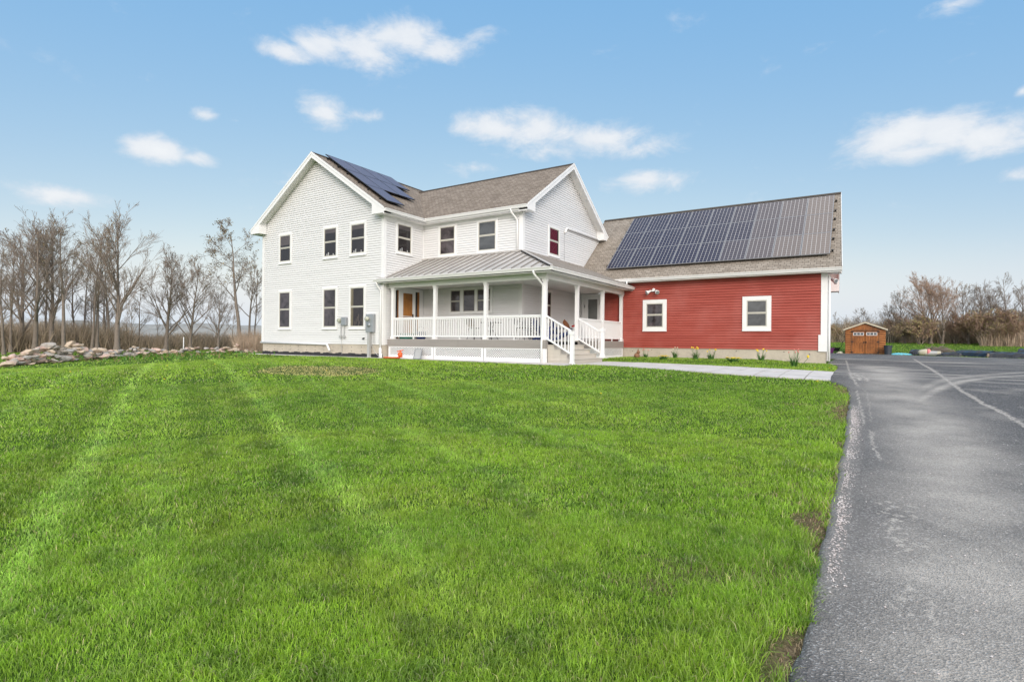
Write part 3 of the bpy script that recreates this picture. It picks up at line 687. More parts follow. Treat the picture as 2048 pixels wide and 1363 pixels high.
for c, n in enumerate((3, 2, 2, 1)):
    for r_ in range(n):
        base = Vector((xc1, 16.80+1.062*c, zp1))+dn*(.06+r_*1.625)+nn*.15
        feet = [(-.06, .35), (-.06, 1.25)] if c == 0 else []
        solar_panel(base, (0, 1, 0), dn, nn, 1.05, 1.615, 'all black solar panel, '+('top', 'middle', 'lowest')[r_]+' of the '+('column nearest the gable edge', 'second column from the gable', 'third column from the gable', 'farthest column')[c]+' on the farmhouse roof',
                    'solar panels on the farmhouse roof', 'cells_black', 'black_metal', 0, feet)
# ------------------------------------------------------------------ fittings on the walls
def floodlight(x, y, z, n, label):
    t = thing('floodlight', label, 'floodlight', (x, y, z), 'floodlights on the red garage')
    fr = FRONT(y) if n == 'front' else SIDE(x)
    ox = x if n == 'front' else y
    m = MB(); m.xf = fr; m.lathe([(.07, .016), (.07, .05), (.045, .07)], (ox, 0, z+.05), 16, 'Y'); m.box(ox-.05, .05, z-.03, ox+.05, .13, z+.05); m.build('base', M['white_vinyl'], t)
    for s in (-1, 1):
        a = fr @ Vector((ox+s*.05, .09, z)); b = fr @ Vector((ox+s*.13, .13, z-.01)); c = fr @ Vector((ox+s*.25, .28, z-.10))
        m = MB(); m.tube([a, b, b+(c-b)*.3, b+(c-b)*.72, c], [.02, .045, .05, .085, .095], 14); hd = m.build('lamp_head', M['white_vinyl'], t, smooth=True)
        d = (c-b).normalized(); m = MB(); m.tube([c+d*.001, c+d*.008], [.08, .08], 14); m.build('lens', M['grey_metal'], hd)
floodlight(-7.92, YG, 3.10, 'front', 'white twin-head floodlight above the left window of the red wall')
floodlight(XG, 25.0, 3.32, 'side', 'white twin-head floodlight round the drive-side corner of the red garage')
t = thing('electric_meter', 'tall grey electric meter box beside the porch corner on the white gable', 'meter box', (-17.7, Y1, 1.09))
m = MB(); m.box(-17.92, Y1-.16, 1.09, -17.47, Y1-.01, 1.86); m.build('box', M['grey_metal'], t, bevel=.012)
m = MB(); m.lathe([(.10, 0), (.10, -.05), (.085, -.12), (.02, -.13)], (-17.78, Y1-.16, 1.66), 20, 'Y'); m.build('dial', M['meter_glass'], t, smooth=True)
m = MB(); m.lathe([(.09, 0), (.085, -.03), (.02, -.035)], (-17.72, Y1-.16, 1.40), 20, 'Y'); m.build('cover', M['grey_metal'], t, smooth=True)
m = MB(); m.box(-17.83, Y1-.14, -.05, -17.70, Y1-.03, 1.09); m.tube([(-17.62, Y1-.08, 1.09), (-17.62, Y1-.08, .8), (-17.6, Y1-.1, .55), (-17.3, Y1-.15, .2), (-17.1, Y1-.18, .1)], .012, 6); m.tube([(-17.5, Y1-.08, 1.09), (-17.5, Y1-.06, .6)], .015, 6); m.build('conduit', M['conduit'], t)
t = thing('utility_meter', 'small round utility meter with twin conduits between two gable windows', 'meter box', (-19.4, Y1, 1.4))
m = MB(); m.box(-19.52, Y1-.14, 1.40, -19.20, Y1-.01, 1.76); m.build('box', M['grey_metal'], t, bevel=.012)
m = MB(); m.lathe([(.10, 0), (.10, -.05), (.085, -.12), (.02, -.13)], (-19.66, Y1-.06, 1.63), 20, 'Y'); m.box(-19.74, Y1-.07, 1.50, -19.54, Y1-.01, 1.74); m.build('dial', M['meter_glass'], t, smooth=False)
m = MB(); m.tube([(-19.6, Y1-.06, 1.52), (-19.6, Y1-.06, .88)], .022, 8); m.tube([(-19.38, Y1-.07, 1.40), (-19.38, Y1-.07, .88)], .022, 8); m.box(-19.68, Y1-.1, .84, -19.54, Y1, .94); m.box(-19.46, Y1-.1, .84, -19.32, Y1, .94); m.tube([(-19.58, Y1-.04, .86), (-19.58, Y1-.005, .1)], .008, 5); m.build('conduit', M['conduit'], t)
# ------------------------------------------------------------------ porch furniture
DZ = .812
def iron_chair(loc, rz, back, label, group='wrought iron chairs on the porch'):
    t = thing('porch_chair', label, 'chair', (0, 0, 0), group)
    m = MB(); m.lathe([(.20, .44), (.21, .455), (.20, .47)], n=24); m.build('seat', M['black_metal'], t)
    for sx, sy in ((-1, -1), (1, -1), (-1, 1), (1, 1)):
        m = MB(); m.tube([(sx*.15, sy*.15, .45), (sx*.17, sy*.17, .25), (sx*.20, sy*.21, 0)], .012, 6); m.build('leg', M['black_metal'], t)
    m = MB(); m.tube([(-.17, .16, .45), (-.22, .20, .62), (-.21, .22, .80), (-.10, .24, .91), (0, .245, .93), (.10, .24, .91), (.21, .22, .80), (.22, .20, .62), (.17, .16, .45)], .013, 6)
    for k in range(-1, 2):
        m.tube([(k*.07, .17, .46), (k*.11, .21, .66), (k*.05, .235, .80), (k*.02, .24, .92)], .009, 5)
    m.tube([(math.cos(a)*.055, .225, .74+math.sin(a)*.055) for a in [k*.63 for k in range(11)]], .008, 5)
    m.build('back_frame', M['black_metal'], t)
    if back:
        m = MB(); n = 8
        for k in range(n):
            a, b = -.19+.38*k/n, -.19+.38*(k+1)/n
            m.slab([(a, .19+.02*math.sin(a*6), .5), (b, .19+.02*math.sin(b*6), .5), (b, .225, .86-abs(b)*.35), (a, .225, .86-abs(a)*.35)], (0, .01, 0))
        m.build('backrest', M['tan_fabric'], t)
    t.location = loc; t.rotation_euler = (0, 0, rz); return t
iron_chair((-13.12, 17.72, DZ), R(170), True, 'porch chair with tan sling back, left of the bistro table')
iron_chair((-10.88, 17.75, DZ), R(185), False, 'open-backed black iron porch chair right of the bistro table')
t = thing('bistro_table', 'black iron bistro table behind the middle porch railing', 'table', (-12.33, 17.75, DZ))
m = MB(); m.lathe([(.42, .66), (.44, .672), (.42, .685)], (-12.33, 17.75, DZ), 28); m.build('tabletop', M['black_metal'], t)
for k in range(4):
    a = k*math.pi/2+.5; c, s_ = math.cos(a), math.sin(a)
    m = MB(); m.tube([(-12.33+c*.12, 17.75+s_*.12, DZ+.66), (-12.33+c*.06, 17.75+s_*.06, DZ+.42), (-12.33+c*.16, 17.75+s_*.16, DZ+.22), (-12.33+c*.30, 17.75+s_*.30, DZ)], .014, 6); m.build('leg', M['black_metal'], t)
m = MB(); m.lathe([(.13, .33), (.14, .335), (.13, .345)], (-12.33, 17.75, DZ), 20); m.build('shelf', M['black_metal'], t)
t = thing('scroll_stand', 'black iron scrollwork plant stand next to the porch corner post', 'plant stand', (-10.25, 17.75, DZ))
for k, dx in enumerate((-.22, 0, .2)):
    m = MB()
    for j in range(7):
        z = .18+.1*j; m.tube([(-10.25+dx+.045*math.cos(a), 17.75, DZ+z+.045*math.sin(a)) for a in [q*.7 for q in range(10)]], .011, 5)
    m.tube([(-10.25+dx-.05, 17.75, DZ), (-10.25+dx-.05, 17.75, DZ+.88)], .012, 6); m.tube([(-10.25+dx+.05, 17.75, DZ), (-10.25+dx+.05, 17.75, DZ+.86)], .012, 6); m.build('scroll_panel', M['black_metal'], t)
m = MB(); m.box(-10.52, 17.6, DZ+.42, -10.0, 17.9, DZ+.45); m.build('shelf', M['black_metal'], t)
def deck_chair(loc, rz, mat, label):
    t = thing('deck_chair', label, 'chair', (0, 0, 0), 'slatted chairs on the porch')
    m = MB()
    for k in range(5): m.bar((-.24+.12*k, -.25, .36), (-.24+.12*k, .28, .28), .1, .02)
    m.build('seat', mat, t)
    m = MB()
    for k in range(5): m.bar((-.24+.12*k, .25, .28), (-.24+.12*k*1.15, .52, .88-.03*abs(k-2)), .1, .02, (0, 1, 0))
    m.build('backrest', mat, t)
    for s in (-1, 1):
        m = MB(); m.bar((s*.31, -.32, .52), (s*.31, .38, .52), .1, .025); m.build('armrest', mat, t)
        m = MB(); m.bar((s*.31, -.26, 0), (s*.31, -.26, .51), .08, .03); m.build('leg', mat, t)
        m = MB(); m.bar((s*.29, -.24, .34), (s*.29, .46, 0), .03, .1); m.build('leg', mat, t)
    t.location = loc; t.rotation_euler = (0, 0, rz)
deck_chair((-10.65, 19.2, DZ), R(100), M['blue_plastic'], 'navy slatted deck chair just behind the porch corner post')
deck_chair((-10.75, 20.95, DZ), R(105), M['blue_plastic'], 'navy slatted deck chair holding a brown pillow by the steps')
t = thing('folding_chair', 'olive canvas folding chair between the two navy deck chairs', 'chair', (-10.8, 20.0, DZ))
m = MB(); m.xf = Matrix.Translation((-10.8, 20.0, DZ)) @ Matrix.Rotation(R(100), 4, 'Z')
m.slab([(-.25, -.22, .44), (.25, -.22, .44), (.25, .22, .38), (-.25, .22, .38)], (0, 0, -.02)); m.build('seat', M['olive_fabric'], t)
q = MB(); q.xf = m.xf; q.slab([(-.25, .22, .45), (.25, .22, .45), (.25, .34, .92), (-.25, .34, .92)], (0, .02, 0)); q.build('backrest', M['olive_fabric'], t)
for s in (-1, 1):
    for a, b in (((s*.28, -.25, 0), (s*.28, .25, .55)), ((s*.28, .25, 0), (s*.28, -.25, .6)), ((s*.28, .22, .4), (s*.28, .34, .94))):
        q = MB(); q.xf = m.xf; q.tube([a, b], .013, 6); q.build('leg' if a[2] == 0 else 'back_pole', M['grey_metal'], t)
def cushion(loc, s, rot, mat, name, label):
    m = MB(); n = 10; pts = []
    for i in range(n+1):
        for j in range(n+1):
            u, v = i/n*2-1, j/n*2-1; h = (1-abs(u)**2.6)*(1-abs(v)**2.6); pts.append((u*s*(1-.06*v*v), v*s*(1-.06*u*u), h*s*.34))
    lo = [(x, y, -z) for x, y, z in pts]; fs = []
    for i in range(n):
        for j in range(n): a = i*(n+1)+j; fs += [(a, a+n+1, a+n+2, a+1), tuple(x+len(pts) for x in (a, a+1, a+n+2, a+n+1))]
    m.xf = Matrix.Translation(loc) @ rot; m._add(pts+lo, fs)
    tag(m.build(name, mat, None, smooth=True), label, 'pillow')
cushion((-10.62, 20.95, DZ+.66), .24, Matrix.Rotation(R(95), 4, 'Z') @ Matrix.Rotation(R(62), 4, 'X') @ Matrix.Rotation(R(24), 4, 'Z'), M['brown_fabric'], 'pillow', 'brown pillow leaning on a navy deck chair near the porch steps')
t = thing('cooler', 'white cooler with red lid beside the post at the porch steps', 'cooler', (-10.0, 21.1, DZ))
m = MB(); m.box(-10.25, 20.75, DZ, -9.8, 21.45, DZ+.56); m.build('body', M['white_vinyl'], t, bevel=.03)
m = MB(); m.slab([(-10.27, 20.72, DZ+.57), (-9.78, 20.72, DZ+.57), (-9.78, 21.48, DZ+.72), (-10.27, 21.48, DZ+.72)], (0, 0, .06)); m.build('lid', M['red_plastic'], t, bevel=.015)
m = MB(); m.tube([(-10.0, 21.3, DZ+.74), (-10.0, 21.34, DZ+.86), (-10.0, 21.5, DZ+.88)], .014, 6); m.build('handle', M['rubber'], t)
t = thing('storage_tub', 'navy plastic tub standing on the porch by the oak front door', 'tub', (-16.35, 18.15, DZ))
m = MB(); m.lathe([(.17, 0), (.20, .03), (.235, .30), (.255, .30), (.255, .33), (.215, .33), (.18, .06)], (-16.35, 18.15, DZ), 20); m.build('bucket', M['blue_plastic'], t, smooth=True)
m = MB(); m.tube([(-16.6, 18.15, DZ+.31), (-16.5, 18.15, DZ+.5), (-16.35, 18.15, DZ+.56), (-16.2, 18.15, DZ+.5), (-16.1, 18.15, DZ+.31)], .008, 5); m.build('handle', M['black_metal'], t)
m = MB(); m.box(-16.86, 17.35, DZ, -16.45, 17.85, DZ+.22); m.box(-16.90, 17.31, DZ+.2, -16.41, 17.89, DZ+.25)
tag(m.build('planter_box', M['green_plastic'], None, bevel=.015), 'teal plastic planter box in front of the oak front door', 'planter')
# ------------------------------------------------------------------ things lying at the foot of the house
def coil(cx, cy, r0, n, mat, label):
    pts = []
    for k in range(n*14):
        a = k*2*math.pi/14; r = r0*(.6+.5*random.random()); x = cx+r*math.cos(a)*1.5+.02*k/14; y = cy+r*math.sin(a)*.7
        pts.append((x, y, gz(x, y)+.025+.03*(k/(n*14))+random.uniform(0, .025)))
    m = MB(); m.tube(pts, .014, 5); return tag(m.build('extension_cord', mat, None, smooth=True), label, 'cord')
coil(-16.1, 16.05, .27, 7, M['orange'], 'tangled orange extension cord on the ground below the porch corner')
t = thing('cord_reel', 'upright orange cord winder standing beside the tangled cord', 'cord winder', (-15.72, 16.2, 0))
m = MB(); m.bar((-15.75, 16.2, .02), (-15.68, 16.22, .36), .05, .05); m.bar((-15.86, 16.2, .30), (-15.56, 16.22, .36), .04, .04); m.bar((-15.84, 16.2, .06), (-15.6, 16.22, .10), .05, .05); m.build('winder_frame', M['orange'], t, bevel=.01)
m = MB(); m.lathe([(.07, .08), (.10, .12), (.10, .2), (.07, .25)], (-15.71, 16.21, .02), 12); m.build('wound_cord', M['orange'], t)
t = thing('window_screen', 'grey framed screen leaning against the white porch lattice', 'screen', (-15.1, 16.4, 0))
a = [Vector((-15.35, 16.72, .40)), Vector((-15.0, 16.72, .40)), Vector((-14.62, 16.2, .03)), Vector((-14.98, 16.2, .03))]
m = MB()
for i in range(4): m.bar(a[i], a[(i+1) % 4], .03, .03)
m.build('screen_frame', M['grey_metal'], t); m = MB(); m.slab(a, (0, .006, .006)); m.build('mesh', M['conduit'], t)
# ------------------------------------------------------------------ value noise for ground patterns (world metres)
def vnoise(x, y, seed=0):
    xi = np.floor(x).astype(np.int64); yi = np.floor(y).astype(np.int64); fx = x-xi; fy = y-yi
    def h(a, b):
        n = (a*374761393+b*668265263+seed*1442695) & 0x7fffffff; n = ((n ^ (n >> 13))*1274126177) & 0x7fffffff
        return ((n ^ (n >> 16)) & 0xffff)/65535.
    fx = fx*fx*(3-2*fx); fy = fy*fy*(3-2*fy)
    return (h(xi, yi)*(1-fx)+h(xi+1, yi)*fx)*(1-fy)+(h(xi, yi+1)*(1-fx)+h(xi+1, yi+1)*fx)*fy
def fbm(x, y, s, seed=0, o=4):
    t = 0; a = .5; n = 0
    for k in range(o): t = t+a*vnoise(x*s, y*s, seed+k*17); n += a; a *= .5; s *= 2.03
    return t/n
EY = np.array([-40, 2.6, 3.8, 5.5, 7, 8.5, 10.6, 12.4, 13.66, 14.3, 14.67, 14.94, 17.79, 19, 20.8, 22.6, 23.8, 24.3, 33, 33.1, 60])
EX = np.array([-.3, -.23, -.20, -.20, -.18, -.17, -.17, -.17, -.22, -.39, -.58, -.61, -.66, -.62, -.64, -.78, -1.0, -1.1, -1.1, -2.6, -2.6])
def edge_x(y): return np.interp(y, EY, EX)+.07*(fbm(np.asarray(y, float), np.zeros_like(np.asarray(y, float)), 2.6, 5)-.5)*(np.asarray(y) < 14.5)
FX = np.array([-6, -1.2, 1.5, 3.48, 5.76, 8.2, 11, 14, 20, 60]); FY = np.array([49.6, 49.3, 48.5, 47.6, 46.2, 43.9, 41, 38, 33, 20])
def far_y(x): return np.interp(x, FX, FY)
def in_drive(x, y): return (x > edge_x(y)) & (y < far_y(x))
WN = [(-8.25, 17.0), (-8.1, 17.45), (-5.48, 16.49), (-3.07, 15.44), (-1.25, 15.01), (-.56, 14.94)]
WF = [(-8.25, 19.6), (-6.64, 19.75), (-3.82, 19.1), (-1.52, 18.25), (-.60, 17.79)]
def walk_n(x): return np.interp(x, [p[0] for p in WN], [p[1] for p in WN])
def walk_f(x): return np.interp(x, [p[0] for p in WF], [p[1] for p in WF])
def in_walk(x, y): return (x > -8.3) & (x < -.5) & (y > walk_n(x)) & (y < walk_f(x))
def in_house(x, y): return ((x > -25.6) & (x < -17.0) & (y > 16.1)) | ((x > -17.1) & (x < -9.3) & (y > 16.05)) | ((x > -9.5) & (x < -1.1) & (y > 24.25) & (y < 33)) | ((x > -9.4) & (x < -8.2) & (y > 16.8) & (y < 19.5))
STR_Q = [(-5.0, .6), (-3.6, .6), (-2.2, .6), (-.83, .9), (1.25, .75), (2.7, .35), (4.4, .45), (6.1, .4), (7.9, .4)]
def stripes(x, y):
    q = .44*x+.90*y+rng.normal(0, .045, np.shape(x))+.16*(fbm(x, y, .35, 61, 2)-.5); p = -.9*x+.44*y
    s = np.zeros_like(q)
    for c, a in STR_Q: s = s+a*np.exp(-((q-c)/.13)**2)-.75*a*np.exp(-((q-c+.34)/.17)**2)
    s = s-.5*np.exp(-((q-.22)/.22)**2)+.35*np.exp(-((q+.12)/.2)**2)
    return s*sm((p-.5)/4)*(1-.6*sm((x+5)/5))
def patch(x, y):
    d = np.sqrt(((x+13.3)/1.75)**2+((y-10.4)/1.55)**2)
    return sm((1.12-d-.35*(fbm(x, y, 1.3, 8)-.5))/.25)
# ------------------------------------------------------------------ lawn sheet, far ground, hills
def grid_mesh(name, xs, ys, zf, mat, keep=None, attr=None):
    X, Y = np.meshgrid(xs, ys); Z = zf(X, Y); nx, ny = len(xs), len(ys)
    me = bpy.data.meshes.new(name)
    idx = np.arange(nx*ny).reshape(ny, nx)
    q = np.stack([idx[:-1, :-1], idx[:-1, 1:], idx[1:, 1:], idx[1:, :-1]], -1).reshape(-1, 4)
    if keep is not None:
        cx = (X[:-1, :-1]+X[1:, 1:])/2; cy = (Y[:-1, :-1]+Y[1:, 1:])/2; q = q[keep(cx, cy).ravel()]
    me.vertices.add(nx*ny); me.vertices.foreach_set('co', np.stack([X, Y, Z], -1).ravel().astype(np.float32))
    me.loops.add(q.size); me.loops.foreach_set('vertex_index', q.ravel().astype(np.int32))
    me.polygons.add(len(q)); me.polygons.foreach_set('loop_start', (np.arange(len(q))*4).astype(np.int32))
    me.polygons.foreach_set('use_smooth', np.ones(len(q), bool))
    if attr is not None:
        for nm, fn in attr.items():
            a = me.attributes.new(nm, 'FLOAT', 'POINT'); a.data.foreach_set('value', fn(X, Y).ravel().astype(np.float32))
    me.update(); me.validate(); me.materials.append(mat)
    o = bpy.data.objects.new(name, me); COL.objects.link(o); return o
def attr_node(nt, n): return N(nt, 'ShaderNodeAttribute', attribute_name=n).outputs['Fac']
m, nt, b = newmat('lawn_soil'); co = objco(nt)
n = noise(nt, .35, 6, co, .7); n2 = noise(nt, 9, 5, co); n3 = noise(nt, 55, 3, co)
col = ramp(nt, n.outputs[0], [(.3, (.035, .075, .010)), (.5, (.055, .115, .014)), (.7, (.08, .15, .02))])
col = mix(nt, .5, col, ramp(nt, n2.outputs[0], [(.3, (.03, .06, .009)), (.7, (.09, .16, .022))]))
soil = ramp(nt, n3.outputs[0], [(.3, (.10, .072, .042)), (.6, (.20, .15, .09)), (.75, (.32, .25, .16))])
L(nt, mix(nt, attr_node(nt, 'bare'), col, soil), b.inputs['Base Color']); b.inputs['Roughness'].default_value = 1; b.inputs['Specular IOR Level'].default_value = .1
bp = N(nt, 'ShaderNodeBump', i_Strength=.8, i_Distance=.03); L(nt, n3.outputs[0], bp.inputs['Height']); L(nt, bp.outputs[0], b.inputs['Normal'])
def bare(x, y):
    e = edge_x(y)-x                                            # metres left of the asphalt
    k = sm((.50*(fbm(x, y, 1.1, 3)-.34)*2-e)/.22)*(y < 14.4)*(e > -.5)
    k = np.maximum(k, .42*sm((fbm(x, y, 2.1, 31)-.60)/.10)*sm((1.5-e)/.8)*(y < 12))
    return np.clip(np.maximum(k, .25*patch(x, y)), 0, 1)
xs = np.unique(np.concatenate([np.linspace(-70, -20, 70), np.linspace(-20, 3, 190), np.linspace(3, 70, 60)]))
ys = np.unique(np.concatenate([np.linspace(-14, 0, 20), np.linspace(0, 26, 200), np.linspace(26, 90, 90)]))
lawn = grid_mesh('lawn', xs, ys, lambda x, y: ground(x, y)-.06*sm((x-edge_x(y)-.02)/.1)*(y < far_y(x)-.3), m, None, {'bare': bare}); tag(lawn, kind='structure')
# wide ground to the horizon and low wooded hills
m, nt, b = newmat('far_fields'); n = noise(nt, .01, 5, objco(nt)); n2 = noise(nt, .3, 4, objco(nt))
c = ramp(nt, n.outputs[0], [(.35, (.12, .11, .05)), (.65, (.20, .165, .10))]); L(nt, mix(nt, .4, c, n2.outputs[0], 'OVERLAY'), b.inputs['Base Color']); b.inputs['Roughness'].default_value = 1
xs = np.unique(np.concatenate([np.linspace(-4000, -70, 40), np.linspace(-70, 70, 40), np.linspace(70, 4000, 40)])); ys = np.unique(np.concatenate([np.linspace(-4000, -14, 40), np.linspace(-14, 90, 30), np.linspace(90, 4000, 40)]))
o = grid_mesh('field', xs, ys, lambda x, y: np.where((abs(x) < 71) & (y > -15) & (y < 91), ground(x, y)-.12, ground(np.clip(x, -70, 70), np.clip(y, -14, 90))-.12), m, lambda x, y: ~((abs(x) < 66) & (y > -10) & (y < 86))); tag(o, kind='structure')
m, nt, b = newmat('wooded_hill'); n = noise(nt, .05, 6, objco(nt), .75)
L(nt, ramp(nt, n.outputs[0], [(.35, (.22, .22, .205)), (.65, (.34, .335, .31))]), b.inputs['Base Color']); b.inputs['Roughness'].default_value = 1
def hill(a0, a1, dist, h, seed):
    mb = MB(); n = 60; top = []; bot = []; bk = []
    for k in range(n+1):
        a = R(a0+(a1-a0)*k/n); x, y = -math.sin(a), math.cos(a)
        hh = h*(.25+.75*math.sin(math.pi*k/n)**.7)*(.75+.5*float(fbm(np.array([k*.12]), np.array([seed*3.]), 1, seed)))+random.uniform(0, h*.02)
        bot.append((x*dist, y*dist, -3)); top.append((x*(dist+h*3), y*(dist+h*3), hh)); bk.append((x*(dist+h*9), y*(dist+h*9), -3))
    v = bot+top+bk; q = n+1
    mb._add(v, [(i+r*q, i+1+r*q, i+1+(r+1)*q, i+(r+1)*q) for r in (0, 1) for i in range(n)])
    tag(mb.build('hill', m, None, smooth=True), kind='structure')
hill(47, 82, 900, 26, 3); hill(52, 70, 520, 12, 5); hill(-9, 9, 1400, 52, 9)
# ------------------------------------------------------------------ driveway
def seg_d(x, y, pts):
    d = np.full(x.shape, 1e9); t0 = np.zeros(x.shape)
    for k in range(len(pts)-1):
        (ax, ay), (bx, by) = pts[k], pts[k+1]; l2 = (bx-ax)**2+(by-ay)**2
        t = np.clip(((x-ax)*(bx-ax)+(y-ay)*(by-ay))/l2, 0, 1); dd = np.hypot(x-ax-t*(bx-ax), y-ay-t*(by-ay))
        d = np.minimum(d, dd)
    return d
def on_ground(u, v):
    r = ray(u, v); t = 1.
    for k in range(4000):
        if CZ+r[2]*t < gz(r[0]*t, r[1]*t): break
        t += .01+t*.002
    return (r[0]*t, r[1]*t)
G_ = lambda pts: [on_ground(*p) for p in pts]
crack = G_([(1828, 719), (1848, 732), (1872, 747), (1882, 753), (1900, 768), (1922, 785), (1945, 797), (1966, 811), (2000, 826), (2030, 845), (2060, 862)])
arc1 = G_([(1822, 803), (1840, 783), (1870, 768), (1900, 760), (1950, 754), (2010, 749), (2100, 745)])
arc2 = G_([(1838, 806), (1860, 790), (1890, 775), (1930, 764), (1990, 756), (2100, 751)])
trk = G_([(1760, 735), (1775, 755), (1790, 776), (1800, 792), (1818, 810), (1830, 830), (1860, 870), (1885, 905), (1915, 960), (1945, 1040), (1985, 1160), (2040, 1363)])
trk2 = G_([(1800, 792), (1802, 830), (1800, 870), (1805, 930), (1815, 1010), (1835, 1120), (1870, 1260), (1900, 1400)])
scr1 = G_([(1715, 786), (1720, 815), (1728, 850)]); scr2 = G_([(1731, 785), (1738, 810), (1742, 845)]); scr3 = G_([(1741, 868), (1747, 900), (1756, 920)])
scr4 = G_([(1692, 722), (1697, 740), (1703, 757), (1716, 775)])
foot = G_([(1795, 1020), (1812, 1080), (1835, 1150), (1850, 1210), (1870, 1290), (1895, 1363), (1910, 1420)])
splash = G_([(1712, 748), (1722, 762)]); grv_line = [(1706, 814), (1703, 855), (1695.6, 893.7), (1687, 930), (1681, 978), (1674, 1030), (1671, 1080), (1663, 1134), (1666, 1203)]
grv = G_(grv_line)
def pale_tint(x, y):  # pale dust on the asphalt: worn band, tyre arcs, gravel edge
    n1 = fbm(x, y, 1.7, 41); n2 = fbm(x, y, 7, 43); n3 = fbm(x*.25+.2*y, y*1.6, 1.2, 47)
    d = np.zeros(x.shape)
    for p, w, a in ((trk, .70, .66), (trk2, .14, .25), (arc1, .17, .55), (arc2, .13, .75)):
        d = np.maximum(d, a*np.exp(-(seg_d(x, y, p)/w)**2)*(.20+1.15*n1))
    d = np.maximum(d, .55*sm((n3-.60)/.12)*sm((y-13)/6))
    d = np.maximum(d, .22*sm((n1-.5)/.25)*sm((x-edge_x(y)-.9)/.5)*(1-.5*sm((y-14)/8)))
    d = np.maximum(d, .30*np.exp(-(seg_d(x, y, grv)/.18)**2))
    return np.clip(d, 0, 1)
LINES = (('crack', crack, .050, .95), ('scrape_one', scr1, .022, .85), ('scrape_two', scr2, .018, .6), ('scrape_three', scr3, .024, .8), ('scrape_four', scr4, .03, .8))
def signed_d(x, y, pts):
    best = np.full(x.shape, 1e9); sd = np.full(x.shape, 9.); ends = np.zeros(x.shape); n = len(pts)-1
    for k in range(n):
        (ax, ay), (bx, by) = pts[k], pts[k+1]; ln = math.hypot(bx-ax, by-ay); ux, uy = (bx-ax)/ln, (by-ay)/ln
        s = (x-ax)*ux+(y-ay)*uy; p = -(x-ax)*uy+(y-ay)*ux; o = np.maximum(np.maximum(-s, s-ln), 0); d = np.hypot(o, p); c = d < best
        best = np.where(c, d, best); sd = np.where(c, p, sd); e = np.ones(x.shape)
        if k == 0: e = e*sm(1+s/.3)
        if k == n-1: e = e*sm(1-(s-ln)/.3)
        ends = np.where(c, e, ends)
    return np.clip(sd, -9, 9), ends
def blotch(x, y):
    d = np.maximum(.95*np.exp(-(seg_d(x, y, splash)/.40)**2), .80*np.exp(-(seg_d(x, y, foot)/.28)**2))
    d = np.maximum(d, .40*sm((fbm(x, y, .9, 97)-.5)/.2)*sm((x-edge_x(y)-.5)/.4))
    return np.maximum(d, .42)
m, nt, b = newmat('asphalt'); co = objco(nt); ag = noise(nt, 210, 2, co, .7); n2 = noise(nt, 26, 5, co); n3 = noise(nt, .9, 4, co)
vo = N(nt, 'ShaderNodeTexVoronoi', feature='F1'); vo.inputs['Scale'].default_value = 105; L(nt, co, vo.inputs['Vector'])
vs = N(nt, 'ShaderNodeSeparateColor'); L(nt, vo.outputs['Color'], vs.inputs[0])
col = ramp(nt, vs.outputs[0], [(.0, (.026, .025, .025)), (.6, (.070, .067, .066)), (.86, (.18, .175, .17)), (1, (.50, .49, .48))])
col = mix(nt, .26, col, ramp(nt, n2.outputs[0], [(.3, (.028, .027, .027)), (.7, (.14, .136, .134))]))
col = mix(nt, .20, col, ramp(nt, n3.outputs[0], [(.35, (.06, .059, .062)), (.65, (.145, .143, .147))]))
da = N(nt, 'ShaderNodeMath', operation='MULTIPLY'); L(nt, attr_node(nt, 'pale_tint'), da.inputs[0])
dr_ = N(nt, 'ShaderNodeMapRange', i_1=.25, i_2=.75, i_3=.7, i_4=1.15); L(nt, vs.outputs[1], dr_.inputs[0]); L(nt, dr_.outputs[0], da.inputs[1])
def mth(op, a, b_=None, c=None):
    n = N(nt, 'ShaderNodeMath', operation=op)
    for i, v in enumerate((a, b_, c)):
        if v is None: continue
        if isinstance(v, (int, float)): n.inputs[i].default_value = v
        else: L(nt, v, n.inputs[i])
    return n.outputs[0]
nw = noise(nt, 5, 4, co); nf = noise(nt, 34, 4, co, .7); fac = da.outputs[0]
for nm, pts, wd, st in LINES:
    dd = mth('ABSOLUTE', mth('ADD', attr_node(nt, nm), mth('MULTIPLY_ADD', nw.outputs[0], .16, -.08)))
    ml = N(nt, 'ShaderNodeMapRange', interpolation_type='SMOOTHSTEP', i_1=wd*1.5, i_2=wd*.3); L(nt, dd, ml.inputs[0])
    mz = N(nt, 'ShaderNodeMapRange', i_1=.38, i_2=.60); L(nt, nf.outputs[0], mz.inputs[0])
    fac = mth('MAXIMUM', fac, mth('MULTIPLY', mth('MULTIPLY', ml.outputs[0], mz.outputs[0]), mth('MULTIPLY', attr_node(nt, nm+'_ends'), st)))
nb = noise(nt, 12, 5, objco(nt, (1, .8, 1)), .62); bl = mth('ADD', nb.outputs[0], mth('MULTIPLY_ADD', attr_node(nt, 'blotch'), .30, -.27))
mb_ = N(nt, 'ShaderNodeMapRange', interpolation_type='SMOOTHSTEP', i_1=.455, i_2=.565); L(nt, bl, mb_.inputs[0])
fac = mth('MAXIMUM', fac, mth('MULTIPLY', mth('MULTIPLY', mb_.outputs[0], attr_node(nt, 'blotch')), mth('MULTIPLY_ADD', nf.outputs[0], .9, .45)))
L(nt, mix(nt, fac, col, (.58, .53, .465)), b.inputs['Base Color']); b.inputs['Roughness'].default_value = .82; b.inputs['Specular IOR Level'].default_value = .35
bp = N(nt, 'ShaderNodeBump', i_Strength=.9, i_Distance=.008); L(nt, vo.outputs['Distance'], bp.inputs['Height']); L(nt, bp.outputs[0], b.inputs['Normal'])
